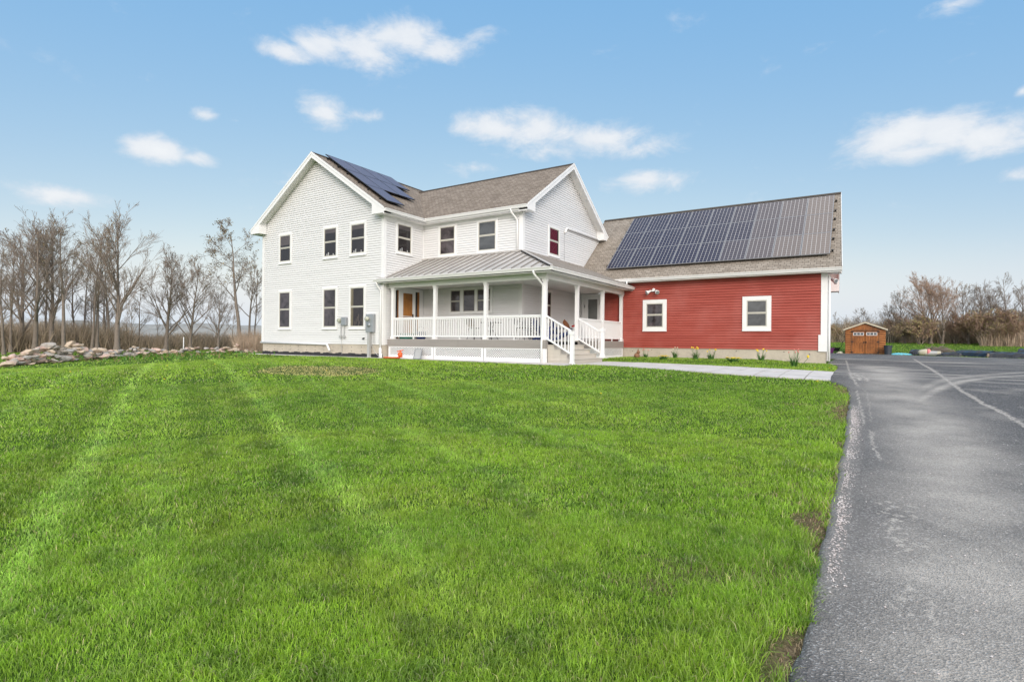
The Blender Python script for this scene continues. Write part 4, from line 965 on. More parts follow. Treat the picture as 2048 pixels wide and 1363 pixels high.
# rows follow the left edge so that the kerbless asphalt lip stays crisp
rows = np.unique(np.concatenate([np.linspace(-12, 2.2, 24), np.linspace(2.2, 15, 330), np.linspace(15, 25, 130), np.linspace(25, 50, 120)]))
off = np.concatenate([[-.03, 0, .03], np.linspace(.07, 3.2, 75), np.linspace(3.25, 12, 90), np.linspace(12.4, 45, 40)])
YY, OO = np.meshgrid(rows, off, indexing='ij'); XX = edge_x(YY)+OO
YC = np.minimum(YY, far_y(XX)); ZZ = ground(XX, YC)+.035; ZZ[:, 0] = ground(XX[:, 0], YC[:, 0])-.08; ZZ[:, 1] -= .012
ZZ += .006*(fbm(XX, YC, .8, 77)-.5)
me = bpy.data.meshes.new('driveway'); nr, nc = YY.shape; idx = np.arange(nr*nc).reshape(nr, nc)
q = np.stack([idx[:-1, :-1], idx[:-1, 1:], idx[1:, 1:], idx[1:, :-1]], -1).reshape(-1, 4)
dead = ((YY[:-1, :-1] > far_y(XX[:-1, :-1])) & (YY[:-1, 1:] > far_y(XX[:-1, 1:]))).ravel(); q = q[~dead]
me.vertices.add(nr*nc); me.vertices.foreach_set('co', np.stack([XX, YC, ZZ], -1).ravel().astype(np.float32))
me.loops.add(q.size); me.loops.foreach_set('vertex_index', q.ravel().astype(np.int32)); me.polygons.add(len(q)); me.polygons.foreach_set('loop_start', (np.arange(len(q))*4).astype(np.int32))
me.polygons.foreach_set('use_smooth', np.ones(len(q), bool))
def put(nm, val): a = me.attributes.new(nm, 'FLOAT', 'POINT'); a.data.foreach_set('value', val.ravel().astype(np.float32))
put('pale_tint', pale_tint(XX, YC)); put('blotch', blotch(XX, YC))
for nm, pts, wd, st in LINES: sd_, en_ = signed_d(XX, YC, pts); put(nm, sd_); put(nm+'_ends', en_)
me.update(); me.validate(); me.materials.append(m)
dv = bpy.data.objects.new('driveway', me); COL.objects.link(dv); tag(dv, kind='structure')
# ------------------------------------------------------------------ walkway of concrete flags, edging along the house
m, nt, b = newmat('concrete_flags'); co = objco(nt); n = noise(nt, 1.6, 5, co); n2 = noise(nt, 40, 3, co)
L(nt, mix(nt, .25, ramp(nt, n.outputs[0], [(.3, (.48, .45, .43)), (.7, (.63, .59, .56))]), n2.outputs[0], 'OVERLAY'), b.inputs['Base Color']); b.inputs['Roughness'].default_value = .85
M['flags'] = m
mb = MB(); nx = 13; nyy = 2
for i in range(nx):
    xa, xb = -8.25+(7.68)*i/nx+.012, -8.25+(7.68)*(i+1)/nx-.012
    for j in range(nyy):
        def P(x, t): y = float(walk_n(x))*(1-t)+float(walk_f(x))*t; return (x, y, gz(x, y)+.028+.004*((i+j) % 2))
        t0, t1 = j/nyy+.006, (j+1)/nyy-.006
        mb.slab([P(xa, t0), P(xb, t0), P(xb, t1), P(xa, t1)], (0, 0, -.1))
tag(mb.build('walkway', M['flags'], None), kind='structure')
mb = MB()
for k in range(36):
    xa, xb = -25.9+(17.6)*k/36, -25.9+17.6*(k+1)/36; ya = 16.05 if xa < -17.2 else 16.25
    mb.slab([(xa, ya, gz(xa, ya)+.02), (xb, ya, gz(xb, ya)+.02), (xb, 16.9, .02), (xa, 16.9, .02)], (0, 0, -.1))
tag(mb.build('path', M['flags'], None), kind='structure')
# ------------------------------------------------------------------ grass
def blades_object(name, x, y, h, w, lean, col, mat, seg2, label=None):
    n = len(x); z = ground(x, y); az = rng.uniform(0, 2*np.pi, n); la = rng.uniform(0, 2*np.pi, n)
    dx, dy = np.cos(az)*w/2, np.sin(az)*w/2; lx, ly = np.cos(la)*lean*h, np.sin(la)*lean*h
    z0 = z-.01
    if seg2:
        V = np.stack([np.stack([x-dx, y-dy, z0], -1), np.stack([x+dx, y+dy, z0], -1),
                      np.stack([x+dx*.8+lx*.35, y+dy*.8+ly*.35, z+h*.6], -1), np.stack([x-dx*.8+lx*.35, y-dy*.8+ly*.35, z+h*.6], -1),
                      np.stack([x+lx, y+ly, z+h*np.sqrt(np.maximum(.1, 1-.5*lean**2))], -1)], 1)
        k = 5; base = np.arange(n)*5
        li = np.stack([base, base+1, base+2, base+3, base+3, base+2, base+4], -1).ravel(); per = np.tile([4, 3], n)
        npoly = 2*n
    else:
        V = np.stack([np.stack([x-dx, y-dy, z0], -1), np.stack([x+dx, y+dy, z0], -1), np.stack([x+lx, y+ly, z+h], -1)], 1)
        k = 3; base = np.arange(n)*3; li = np.stack([base, base+1, base+2], -1).ravel(); per = np.full(n, 3); npoly = n
    me = bpy.data.meshes.new(name); me.vertices.add(n*k); me.vertices.foreach_set('co', V.ravel().astype(np.float32))
    me.loops.add(len(li)); me.loops.foreach_set('vertex_index', li.astype(np.int32))
    st = np.concatenate([[0], np.cumsum(per)[:-1]]); me.polygons.add(npoly); me.polygons.foreach_set('loop_start', st.astype(np.int32))
    a = me.attributes.new('tint', 'FLOAT_COLOR', 'POINT'); c = np.repeat(np.concatenate([col, np.ones((n, 1))], 1)[:, None, :], k, 1)
    a.data.foreach_set('color', c.ravel().astype(np.float32))
    me.update(); me.materials.append(mat)
    o = bpy.data.objects.new(name, me); COL.objects.link(o); return o
m, nt, b = newmat('grass_blade')
at = N(nt, 'ShaderNodeAttribute', attribute_name='tint').outputs['Color']
df = N(nt, 'ShaderNodeBsdfDiffuse'); tl = N(nt, 'ShaderNodeBsdfTranslucent'); ms = N(nt, 'ShaderNodeMixShader', i_0=.45); gl = N(nt, 'ShaderNodeBsdfGlossy', i_Roughness=.45); mg = N(nt, 'ShaderNodeMixShader', i_0=.03)
L(nt, at, df.inputs[0]); L(nt, at, tl.inputs[0]); L(nt, df.outputs[0], ms.inputs[1]); L(nt, tl.outputs[0], ms.inputs[2]); L(nt, ms.outputs[0], mg.inputs[1]); L(nt, gl.outputs[0], mg.inputs[2])
L(nt, mg.outputs[0], nt.nodes['Material Output'].inputs[0]); M['grass'] = m
def scatter(r0, r1, n, ang=R(57)):
    """points in a wide sector of lawn round the camera, even per square metre"""
    r = np.sqrt(rng.uniform(r0*r0, r1*r1, n)); a = rng.uniform(-ang, ang, n)
    hx = -math.sin(YAW); hy = math.cos(YAW)
    x = r*(hx*np.cos(a)+hy*np.sin(a)); y = r*(hy*np.cos(a)-hx*np.sin(a)); return x, y
def keep_lawn(x, y):
    k = ~in_drive(x-np.abs(rng.normal(0, .022, x.shape)), y) & ~in_walk(x, y) & ~in_house(x, y)
    k &= ~((x > -26.2) & (x < -8.2) & (y > 16.02) & (y < 17))
    return k
def grass_ring(r0, r1, n, w, h, seg2, near):
    x, y = scatter(r0, r1, n); k = keep_lawn(x, y)
    tuft = fbm(x, y, 3.1, 12, 3); br = bare(x, y)
    k &= rng.uniform(0, 1, n) > np.clip(br*1.02, 0, .94)*(.55+.9*(fbm(x, y, 5, 91, 2) < .52))
    k &= rng.uniform(0, 1, n) < .45+1.1*tuft
    x, y, tuft, br = x[k], y[k], tuft[k], br[k]; n = len(x)
    big = fbm(x, y, .28, 4); mid = fbm(x, y, 1.3, 14); s = stripes(x, y); p = patch(x, y); e = edge_x(y)-x
    g = rng.uniform(0, 1, n)
    v = np.clip(.5+.9*(big-.5)+.9*(mid-.5)+.5*(g-.5), 0, 1)[:, None]
    c0 = np.array([.185, .355, .032]); c1 = np.array([.385, .590, .050])
    col = c0*(1-v)+c1*v
    yl = sm((fbm(x, y, .9, 55)-.52)/.2)[:, None]*.5; col = col*(1-yl)+yl*np.array([.40, .54, .06])
    col = col*(1+.40*np.clip(s, -1, 1))[:, None]+(np.clip(s, 0, 1)*.05)[:, None]*np.array([1, .8, 1.2])
    dead = (rng.uniform(0, 1, n) < .05+.68*p+.22*br)[:, None]; col = np.where(dead, (np.array([.56, .50, .24])+p[:, None]*np.array([.26, .18, .06]))*(.7+.5*g[:, None]), col)
    col = col*(1-.75*p[:, None])+.75*p[:, None]*np.array([.74, .62, .24])
    wd = sm((fbm(x, y, 4.5, 71, 3)-.60)/.10)[:, None]; col = col*(1-wd*np.array([.30, .26, .1]))
    fine = fbm(x, y, 9., 23, 2); col = col*(.72+.56*fine)[:, None]*(rng.uniform(.62, 1.38, n))[:, None]
    pale = (rng.uniform(0, 1, n) < .12)[:, None]; col = np.where(pale, col*.5+.5*np.array([.52, .62, .22]), col)
    ww_ = 0; hh = h*(.55+.9*tuft)*rng.uniform(.45, 1.45, n)*(1+1.1*sm((.9-e)/.7)*(y < 14.5)*rng.uniform(0, 1, n))*(1-.45*p)
    ww = w*rng.uniform(.65, 1.3, n)*(1+.5*wd[:, 0])
    lean = rng.uniform(.25, 1.25, n)
    o = blades_object('grass', x, y, hh, ww, lean, col, M['grass'], seg2); tag(o, kind='stuff'); return o
for args in ((1.5, 4.5, 330000, .0034, .034, True, 1), (4.5, 8, 290000, .0062, .033, True, 1), (8, 14, 260000, .012, .033, False, 0), (14, 26, 190000, .028, .038, False, 0), (26, 68, 210000, .05, .036, False, 0)):
    grass_ring(*args)
# dry thatch lying in the bare soil by the asphalt
xt = rng.uniform(-2.2, -.2, 60000); yt = rng.uniform(1.8, 14, 60000)**1.0; kb = keep_lawn(xt, yt) & (rng.uniform(0, 1, 60000) < bare(xt, yt)); xt, yt = xt[kb], yt[kb]; nt_ = len(xt)
ct = np.array([[.40, .30, .17]])*rng.uniform(.45, 1.35, (nt_, 1)); ct = np.where(rng.uniform(0, 1, (nt_, 1)) < .28, np.array([[.22, .36, .05]]), ct)
tag(blades_object('thatch', xt, yt, rng.uniform(.012, .035, nt_), np.full(nt_, .006)*(.6+.12*yt), rng.uniform(.9, 2.2, nt_), ct, M['grass'], True), kind='stuff')
# lumpy weeds on the mound before the stones
xw = rng.normal(-33.4, 3.2, 5000); yw = rng.normal(15.0, 1.9, 5000)
cw = np.where(rng.uniform(0, 1, (5000, 1)) < .3, np.array([[.26, .21, .09]]), np.array([[.09, .22, .02]]))*rng.uniform(.7, 1.3, (5000, 1))
tag(blades_object('weeds', xw, yw, rng.uniform(.06, .2, 5000)*(fbm(xw, yw, .9, 5)*1.8), np.full(5000, .07), rng.uniform(.3, .9, 5000), cw, M['grass'], True), kind='stuff')
# dandelions in the lawn
xd, yd = scatter(6, 20, 60); k = keep_lawn(xd, yd); mb = MB()
for x, y in zip(xd[k][:14], yd[k][:14]): mb.lathe([(.012, .055), (.02, .065), (.012, .072)], (x, y, gz(x, y)), 7)
tag(mb.build('dandelions', M['yellow'], None), kind='stuff')
# pale gravel swept along the edge of the asphalt
mb = MB(); P_ = [Vector((a, b, 0)) for a, b in grv]
ln = [0]
for i in range(len(P_)-1): ln.append(ln[-1]+(P_[i+1]-P_[i]).length)
for k in range(4200):
    s = random.random()**.9*ln[-1]; i = max(j for j in range(len(ln)-1) if ln[j] <= s); q = P_[i].lerp(P_[i+1], (s-ln[i])/(ln[i+1]-ln[i]))
    wdt = (.030+.055*float(fbm(np.array([s]), np.array([.5]), 2.3, 19, 2)))*(1-.65*(1-s/ln[-1] if False else max(0, s/ln[-1]-.55)/.45)); x, y = q.x+random.gauss(0, wdt), q.y+random.uniform(-.05, .05)
    if x < edge_x(np.array([y]))[0]+.05 or random.random() > (1.5*float(vnoise(np.array([s*3.1]), np.array([2.]), 7))+.15)*min(1, s/.8)*min(1, (ln[-1]-s)/1.2): continue
    r = random.uniform(.003, .008); z = gz(x, y)+.036+r*.4
    a = [(x+r*random.uniform(.7, 1.3)*math.cos(t), y+r*random.uniform(.7, 1.3)*math.sin(t), z) for t in (0, 1.57, 3.14, 4.71)]
    mb._add(a+[(x, y, z+r*.7), (x, y, z-r*.7)], [(0, 1, 4), (1, 2, 4), (2, 3, 4), (3, 0, 4), (1, 0, 5), (2, 1, 5), (3, 2, 5), (0, 3, 5)])
for k in range(500):
    x, y = random.uniform(-.1, 3), random.uniform(2, 9); r = random.uniform(.003, .008); z = gz(x, y)+.036+r*.3
    if x < edge_x(np.array([y]))[0]+.05: continue
    mb._add([(x+r, y, z), (x, y+r, z), (x-r, y, z), (x, y-r, z), (x, y, z+r*.7)], [(0, 1, 4), (1, 2, 4), (2, 3, 4), (3, 0, 4)])
tag(mb.build('gravel', M['gravel'], None), kind='stuff')
# ------------------------------------------------------------------ flower bed
def bearing_at(u, y):                      # point on the bearing of survey column u at world Y
    r = ray(u, 684); return r[0]/r[1]*y
def leaf_blade(mb, x, y, z, az, h, lean, w):
    pts = []
    for k in range(5):
        t = k/4; pts.append((x+math.cos(az)*lean*h*t*t, y+math.sin(az)*lean*h*t*t, z+h*t*(1-.25*lean*t)))
    px, py = -math.sin(az), math.cos(az)
    for k in range(4):
        wa, wb = w*(1-(k/4)**2), w*(1-((k+1)/4)**2)
        a, b = pts[k], pts[k+1]
        mb._add([(a[0]-px*wa, a[1]-py*wa, a[2]), (a[0]+px*wa, a[1]+py*wa, a[2]), (b[0]+px*wb, b[1]+py*wb, b[2]), (b[0]-px*wb, b[1]-py*wb, b[2])], [(0, 1, 2, 3)])
def bloom(mb, c, r, kind):
    c = Vector(c)
    if kind == 'daffodil':
        d = Vector((random.uniform(-.5, .5), -1, .25)).normalized(); a = d.orthogonal().normalized(); b = d.cross(a)
        for k in range(6):
            t = k*math.pi/3; p = c+(a*math.cos(t)+b*math.sin(t))*r; q = (a*math.cos(t+.5)+b*math.sin(t+.5))*r*.5; s = (a*math.cos(t-.5)+b*math.sin(t-.5))*r*.5
            mb._add([c, c+q, p+d*.01, c+s], [(0, 1, 2, 3)])
        mb.tube([c, c+d*r*.4, c+d*r*.75], [r*.25, r*.3, r*.42], 8)
    elif kind == 'tulip':
        mb.tube([c, c+Vector((0, 0, r*.5)), c+Vector((0, 0, r*1.3)), c+Vector((0, 0, r*1.8))], [r*.2, r*.6, r*.55, r*.15], 7)
    else:
        mb.lathe([(r*.2, 0), (r, r*.25), (r*.5, r*.5)], tuple(c), 7)
FL = [(1292, 23.4, 'tulip', 'pink', 4, .22, .34, .14, 'tulip_clump', 'low dark-leaved tulip clump with pink buds nearest the porch'),
      (1327, 21.9, 'low', 'yellow', 26, .12, .13, .24, 'primrose', 'low yellow primrose mound below the left red-wall window'),
      (1350, 23.2, 'tulip', 'cream', 3, .34, .42, .15, 'tulip_clump', 'upright green tulip clump with pale buds right of the low yellow mound'),
      (1391, 22.3, 'daffodil', 'yellow', 7, .36, .48, .20, 'daffodil_clump', 'largest daffodil clump with tall open yellow blooms in the bed'),
      (1422, 22.6, 'daffodil', 'yellow', 4, .30, .38, .20, 'daffodil_clump', 'small daffodil clump with blooms leaning left, mid red wall'),
      (1467, 21.6, 'low', 'yellow', 34, .13, .14, .28, 'primrose', 'widest low yellow primrose mound in the middle of the bed'),
      (1522, 22.8, 'daffodil', 'yellow', 6, .32, .42, .20, 'daffodil_clump', 'daffodil clump under the right red-wall window'),
      (1588, 20.7, 'tulip', 'pink', 6, .40, .52, .22, 'lily_clump', 'tall drooping clump with pinkish buds nearest the driveway')]
for (u, y, kind, col, nb, hl, hf, rad, nm, lab) in FL:
    x = bearing_at(u, y); z = gz(x, y); t = thing(nm, lab, 'flower clump', (x, y, z), 'spring flowers along the red wall')
    mb = MB()
    for k in range(46 if kind != 'low' else 60):
        a = random.uniform(0, 6.28); r = rad*.55*math.sqrt(random.random())
        leaf_blade(mb, x+r*math.cos(a), y+r*math.sin(a), z-.02, a+random.uniform(-.5, .5), hl*random.uniform(.7, 1.15), random.uniform(.15, .8), .013 if kind != 'low' else .03)
    mb.build('leaves', M['leaf'], t)
    sb = MB(); fb_ = MB()
    for k in range(nb):
        a = random.uniform(0, 6.28); r = rad*math.sqrt(random.random()); px, py = x+r*math.cos(a), y+r*math.sin(a); h = hf*random.uniform(.85, 1.1)
        sb.tube([(x+r*.4*math.cos(a), y+r*.4*math.sin(a), z), (px, py, z+h)], .006, 4); bloom(fb_, (px, py, z+h), .040 if kind == 'daffodil' else .04 if kind == 'low' else .033, kind)
    sb.build('stems', M['leaf'], t); fb_.build('petals', M[col], t)
    if nm == 'lily_clump':
        fb_ = MB(); bloom(fb_, (x+.42, y, z+.30), .06, 'tulip'); sb = MB(); sb.tube([(x+.2, y, z), (x+.42, y, z+.3)], .006, 4); sb.build('stems', M['leaf'], t); fb_.build('yellow_bud', M['yellow'], t)
x, y = bearing_at(1274, 22.6), 22.6; z = gz(x, y)
t = thing('garden_figurine', 'small brown figurine in the grass beside the porch skirt', 'figurine', (x, y, z))
mb = MB(); mb.lathe([(.03, 0), (.11, .03), (.125, .10), (.10, .17), (.04, .22)], (x, y, z), 14); mb.build('body', M['figurine'], t, smooth=True)
mb = MB(); mb.lathe([(.02, .18), (.07, .21), (.075, .27), (.03, .32)], (x+.07, y-.03, z), 12); mb.tube([(x+.07, y-.05, z+.3), (x+.09, y-.05, z+.40)], [.02, .008], 6); mb.tube([(x+.05, y-.01, z+.3), (x+.04, y-.0, z+.40)], [.02, .008], 6); mb.build('head', M['figurine'], t, smooth=True)
# ------------------------------------------------------------------ shed
sx0, sx1, sy, sz = -1.02, 1.52, 49.25, gz(.2, 49.2)
S = thing('shed', 'small oiled cedar shed with double doors at the end of the driveway', 'shed', (.25, sy, sz))
def hboards(fr, u0, u1, z0, z1, nm='wall', step=.165):
    q = MB(); q.xf = fr; zz = z0
    while zz < z1-.02:
        q.box(u0, -.03, zz+.012, u1, .02+.01*math.sin(zz*9), min(zz+step, z1)-.012); zz += step
    w_ = q.build(nm, M['cedar_h'], S, bevel=.02); q = MB(); q.xf = fr; q.box(u0+.01, -.05, z0, u1-.01, -.005, z1); q.build('backing', M['rubber'], w_); return w_
fr = FRONT(sy); hboards(fr, sx0, sx0+.40, sz, sz+1.9); hboards(fr, sx1-.40, sx1, sz, sz+1.9)
hboards(frame(sx0, 0, (0, 1), (-1, 0)), sy, sy+3.2, sz, sz+1.9); hboards(SIDE(sx1), sy, sy+3.2, sz, sz+1.9); hboards(frame(0, sy+3.2, (1, 0), (0, 1)), sx0, sx1, sz, sz+1.9)
xm = (sx0+sx1)/2
m = MB(); m.slab([(sx0, sy-.02, sz+1.82), (sx1, sy-.02, sz+1.82), (sx1, sy-.02, sz+1.90), (xm, sy-.02, sz+2.36), (sx0, sy-.02, sz+1.90)], (0, .06, 0)); m.build('gable_board', M['cedar_v'], S)
m = MB(); m.box(sx0+.38, sy-.05, sz+1.74, sx1-.38, sy-.02, sz+1.83); m.box(sx0+.38, sy-.05, sz, sx0+.44, sy, sz+1.74); m.box(sx1-.44, sy-.05, sz, sx1-.38, sy, sz+1.74); m.build('door_frame', M['cedar_dark'], S)
for s, a, b in ((-1, sx0+.45, xm-.02), (1, xm+.02, sx1-.45)):
    m = MB(); n = 5
    for k in range(n): m.box(a+(b-a)*k/n+.006, sy-.035, sz+.04, a+(b-a)*(k+1)/n-.006, sy-.01, sz+1.72)
    d = m.build('door', M['cedar_v'], S)
    m = MB()
    for z in (.04, .86, 1.62, 1.34): m.box(a, sy-.055, sz+z, b, sy-.034, sz+z+(.13 if z == .04 else .09))
    m.box(a, sy-.054, sz+.04, a+.09, sy-.033, sz+1.71); m.box(b-.09, sy-.054, sz+.04, b, sy-.033, sz+1.71); m.build('door_batten', M['cedar_dark'] if False else M['cedar_v'], d)
    m = MB(); m.box(a+.09, sy-.045, sz+1.43, b-.09, sy-.036, sz+1.62); m.build('pane', M['glass_grey'], d)
    m = MB(); m.box(a+.06, sy-.06, sz+1.41, b-.06, sy-.046, sz+1.435); m.box(a+.06, sy-.06, sz+1.615, b-.06, sy-.046, sz+1.64)
    for k in range(4): q = a+.075+(b-a-.15)*k/3; m.box(q-.014, sy-.06, sz+1.435, q+.014, sy-.046, sz+1.615)
    m.build('window_frame', M['white_trim'], d)
    m = MB()
    for z in (.1, .9, 1.66): q = a if s < 0 else b; m.box(q-.08, sy-.075, sz+z, q+.08, sy-.056, sz+z+.07)
    m.build('hinge', M['black_metal'], d)
    m = MB(); q = xm+s*.07; m.box(q-.02, sy-.09, sz+.82, q+.02, sy-.056, sz+.98); m.build('handle', M['black_metal'], d)
m = MB()
for s in (-1, 1):
    m.slab([(xm, sy-.18, sz+2.46), (xm+s*1.42, sy-.18, sz+1.90), (xm+s*1.42, sy+3.35, sz+1.90), (xm, sy+3.35, sz+2.46)], (0, 0, -.05))
m.build('roof', M['shed_roof'], S)
m = MB()
for s in (-1, 1): m.slab([(xm, sy-.19, sz+2.44), (xm+s*1.42, sy-.19, sz+1.88), (xm+s*1.42, sy-.19, sz+1.77), (xm, sy-.19, sz+2.33)], (0, .025, 0))
m.build('rake_board', M['sack_pale'], S)
# ------------------------------------------------------------------ things round the shed and beyond the drive
def at_px(u, y): x = bearing_at(u, y); return x, y, gz(x, y)
x, y, z = at_px(1776, 48.6); t = thing('trash_bin', 'dark slate round trash bin at the right side of the shed', 'bin', (x, y, z))
m = MB(); m.lathe([(.19, 0), (.21, .02), (.26, .66), (.28, .66), (.285, .70), (.25, .70), (.2, .05)], (x, y, z), 20); m.build('barrel', M['bin'], t, smooth=False)
for s in (-1, 1):
    m = MB(); m.tube([(x+s*.26, y-.07, z+.55), (x+s*.33, y, z+.54), (x+s*.26, y+.07, z+.55)], .012, 6); m.build('handle', M['bin'], t)
def crumple(name, label, cat, x0, x1, y0, y1, h, mat, nx=26, ny=8, seed=0, thick=.02):
    m = MB(); top = []
    for j in range(ny+1):
        for i in range(nx+1):
            u, v = i/nx, j/ny; x = x0+(x1-x0)*u; y = y0+(y1-y0)*v
            e = (math.sin(math.pi*min(1, max(0, u)))**.35)*(math.sin(math.pi*v)**.35)
            hh = h*e*(.35+1.1*float(fbm(np.array([x]), np.array([y]), 1.6, seed)))+.02*e
            jx = .12*(random.random()-.5) if 0 < i < nx else .25*(random.random()-.5); top.append((x+jx, y+.1*(random.random()-.5), gz(x, y)+hh+.01))
    bot = [(a, b, gz(a, b)-.02) for a, b, c in top]; n = len(top); q = nx+1; fs = []
    for j in range(ny):
        for i in range(nx): a = j*q+i; fs += [(a, a+1, a+q+1, a+q), (n+a, n+a+q, n+a+q+1, n+a+1)]
    for i in range(nx): fs += [(i, n+i, n+i+1, i+1), (ny*q+i, ny*q+i+1, n+ny*q+i+1, n+ny*q+i)]
    for j in range(ny): fs += [(j*q, (j+1)*q, n+(j+1)*q, n+j*q), (j*q+nx, n+j*q+nx, n+(j+1)*q+nx, (j+1)*q+nx)]
    m._add(top+bot, fs); return tag(m.build(name, mat, None), label, cat)
x, y, z = at_px(1790, 49.2); crumple('tarp', 'crumpled light blue tarp on the grass right of the shed bin', 'tarp', x-.25, x+1.0, y-.3, y+.3, .12, M['tarp_blue'], 16, 7, 3)
x, y, z = at_px(1671, 50.4); t = thing('wheelbarrow', 'black wheelbarrow with upright handles left of the shed', 'wheelbarrow', (x, y, z))
m = MB(); m._add([(x-.30, y-.3, z+.42), (x+.34, y-.3, z+.42), (x+.34, y+.3, z+.42), (x-.30, y+.3, z+.42), (x-.2, y-.18, z+.14), (x+.22, y-.18, z+.14), (x+.22, y+.18, z+.14), (x-.2, y+.18, z+.14)], [(4, 7, 6, 5), (0, 4, 5, 1), (1, 5, 6, 2), (2, 6, 7, 3), (3, 7, 4, 0)]); m.build('tray', M['rubber'], t)
m = MB(); m.lathe([(.16, -.04), (.18, -.02), (.18, .02), (.16, .04)], (x-.3, y, z+.18), 16, 'Y'); m.build('wheel', M['rubber'], t)
for s in (-1, 1):
    m = MB(); m.tube([(x-.3, y+s*.08, z+.18), (x+.2, y+s*.22, z+.30), (x+.42, y+s*.25, z+.5), (x+.46, y+s*.25, z+.85), (x+.56, y+s*.25, z+.98)], .018, 6); m.build('handle', M['black_metal'], t)
    m = MB(); m.tube([(x+.12, y+s*.2, z+.2), (x+.2, y+s*.22, z)], .015, 6); m.build('leg', M['black_metal'], t)
x, y, z = at_px(1661.5, 49.5); t = thing('plant_pot', 'purple pot tucked behind the garage corner', 'pot', (x, y, z))
m = MB(); m.lathe([(.15, 0), (.24, .36), (.27, .36), (.27, .42), (.22, .42), (.14, .05)], (x, y, z), 18); m.build('pot', M['purple'], t)
m = MB(); m.lathe([(.21, .38), (.15, .40), (.02, .41)], (x, y, z), 12); m.build('soil', M['rubber'], t)
x, y, z = at_px(1681, 49.6); crumple('sack', 'small pale sack on the ground between wheelbarrow and shed', 'sack', x-.22, x+.18, y-.2, y+.2, .16, M['sack_pale'], 6, 5, 9)
# timber stacks under black film
def film_pile(u0, u1, ya, yb_, h, label, seed):
    xa, _, _ = at_px(u0, ya); xb, _, _ = at_px(u1, yb_)
    t = thing('lumber_stack', label, 'lumber pile', (xa, ya, gz(xa, ya)), 'film covered lumber on the far lawn')
    rs = random.Random(seed); m = MB(); a = Vector((xa, ya, 0)); b = Vector((xb, yb_, 0)); d = (b-a).normalized(); n = Vector((-d.y, d.x, 0))
    for k in range(5):
        for j in range(2):
            p = a+n*(.17*k-.34)+d*rs.uniform(0, .3); q = b+n*(.17*k-.34)-d*rs.uniform(0, .5)
            m.bar((p.x, p.y, gz(p.x, p.y)+.07+.12*j), (q.x, q.y, gz(q.x, q.y)+.07+.12*j), .15, .10)
    m.build('boards', M['lumber'], t)
    m = MB(); L_ = (b-a).length; nx = max(10, int(L_*5)); ny = 8; top = []
    for j in range(ny+1):
        for i in range(nx+1):
            s = i/nx*(L_*.96)+.02*L_; v = j/ny*2-1; p = a+d*s+n*v*.62; prof = (1-abs(v)**3.5)
            hh = (h*prof+.02)*(.75+.5*float(fbm(np.array([s]), np.array([v*2.]), 2.2, seed)))
            top.append((p.x+rs.uniform(-.04, .04), p.y+rs.uniform(-.05, .05), gz(p.x, p.y)+hh))
    bot = [(p[0], p[1], p[2]-.012) for p in top]; q = nx+1; N_ = len(top); fs = []
    for j in range(ny):
        for i in range(nx): c = j*q+i; fs += [(c, c+1, c+q+1, c+q), (N_+c, N_+c+q, N_+c+q+1, N_+c+1)]
    m._add(top+bot, fs); m.build('plastic_cover', M['black_film'], t)
film_pile(1821, 1850, 49.6, 49.4, .34, 'short black film covered stack left of the pale sack', 4)
film_pile(1921, 1990, 49.5, 47.6, .36, 'long black film covered lumber stack in the middle of the far lawn', 6)
film_pile(1980, 2062, 46.6, 46.0, .34, 'nearest black film covered stack at the right edge of the far lawn', 8)
film_pile(2040, 2080, 50.5, 50.0, .45, 'black film bundle behind the nearest covered stack', 12)
x, y, z = at_px(1847, 48.4); t = thing('sack', 'pale sack with a pink end in front of the tree', 'sack', (x, y, z))
m = MB(); m.tube([(x-.30, y, z+.18), (x-.2, y, z+.2), (x+.1, y, z+.23), (x+.2, y, z+.23)], [.10, .2, .24, .24], 14); m.build('sack_body', M['sack_pale'], t, smooth=True)
m = MB(); m.tube([(x+.2, y, z+.23), (x+.34, y, z+.23), (x+.40, y, z+.22)], [.25, .24, .14], 14); m.build('sack_end', M['sack_pink'], t, smooth=True)
for k, (u, c, ln_, lab) in enumerate(((1862, 'conduit', .7, 'grey roll of matting beside the pink-ended sack'), (1876, 'sack_pale', .3, 'short tan roll between the grey roll and the black bundle'))):
    x, y, z = at_px(u, 48.35); m = MB(); m.tube([(x-ln_/2, y, z+.17), (x+ln_/2, y-.05, z+.17)], .17, 14)
    for r_ in (.05, .09, .13): m.tube([(x-ln_/2-.004, y+r_*math.cos(a), z+.17+r_*math.sin(a)) for a in [q*.5 for q in range(13)]], .006, 4)
    tag(m.build('roll', M[c], None), lab, 'roll', 'rolls on the far lawn')
x, y, z = at_px(1890, 48.3); crumple('plastic_bundle', 'low black plastic bundle right of the short tan roll', 'bundle', x-.5, x+1.0, y-.35, y+.35, .26, M['black_film'], 14, 6, 21)
x, y, z = at_px(1874, 50.2); t = thing('brush_pile', 'grey brown heap of cut sticks behind the rolls', 'brush pile', (x, y, z))
m = MB()
for k in range(170):
    a = random.uniform(0, 6.28); r = random.uniform(0, 1.2); h = .62*(1-(r/1.35)**2); px, py = x+r*math.cos(a), y+.6*r*math.sin(a); dx, dy, dz = random.uniform(-.4, .4), random.uniform(-.2, .2), random.uniform(-.12, .14)
    m.tube([(px-dx, py-dy, z+max(.02, h*random.random()-dz)), (px+dx, py+dy, z+max(.02, h*random.random()+dz))], random.uniform(.01, .025), 4)
m.build('sticks', M['bark'], t)
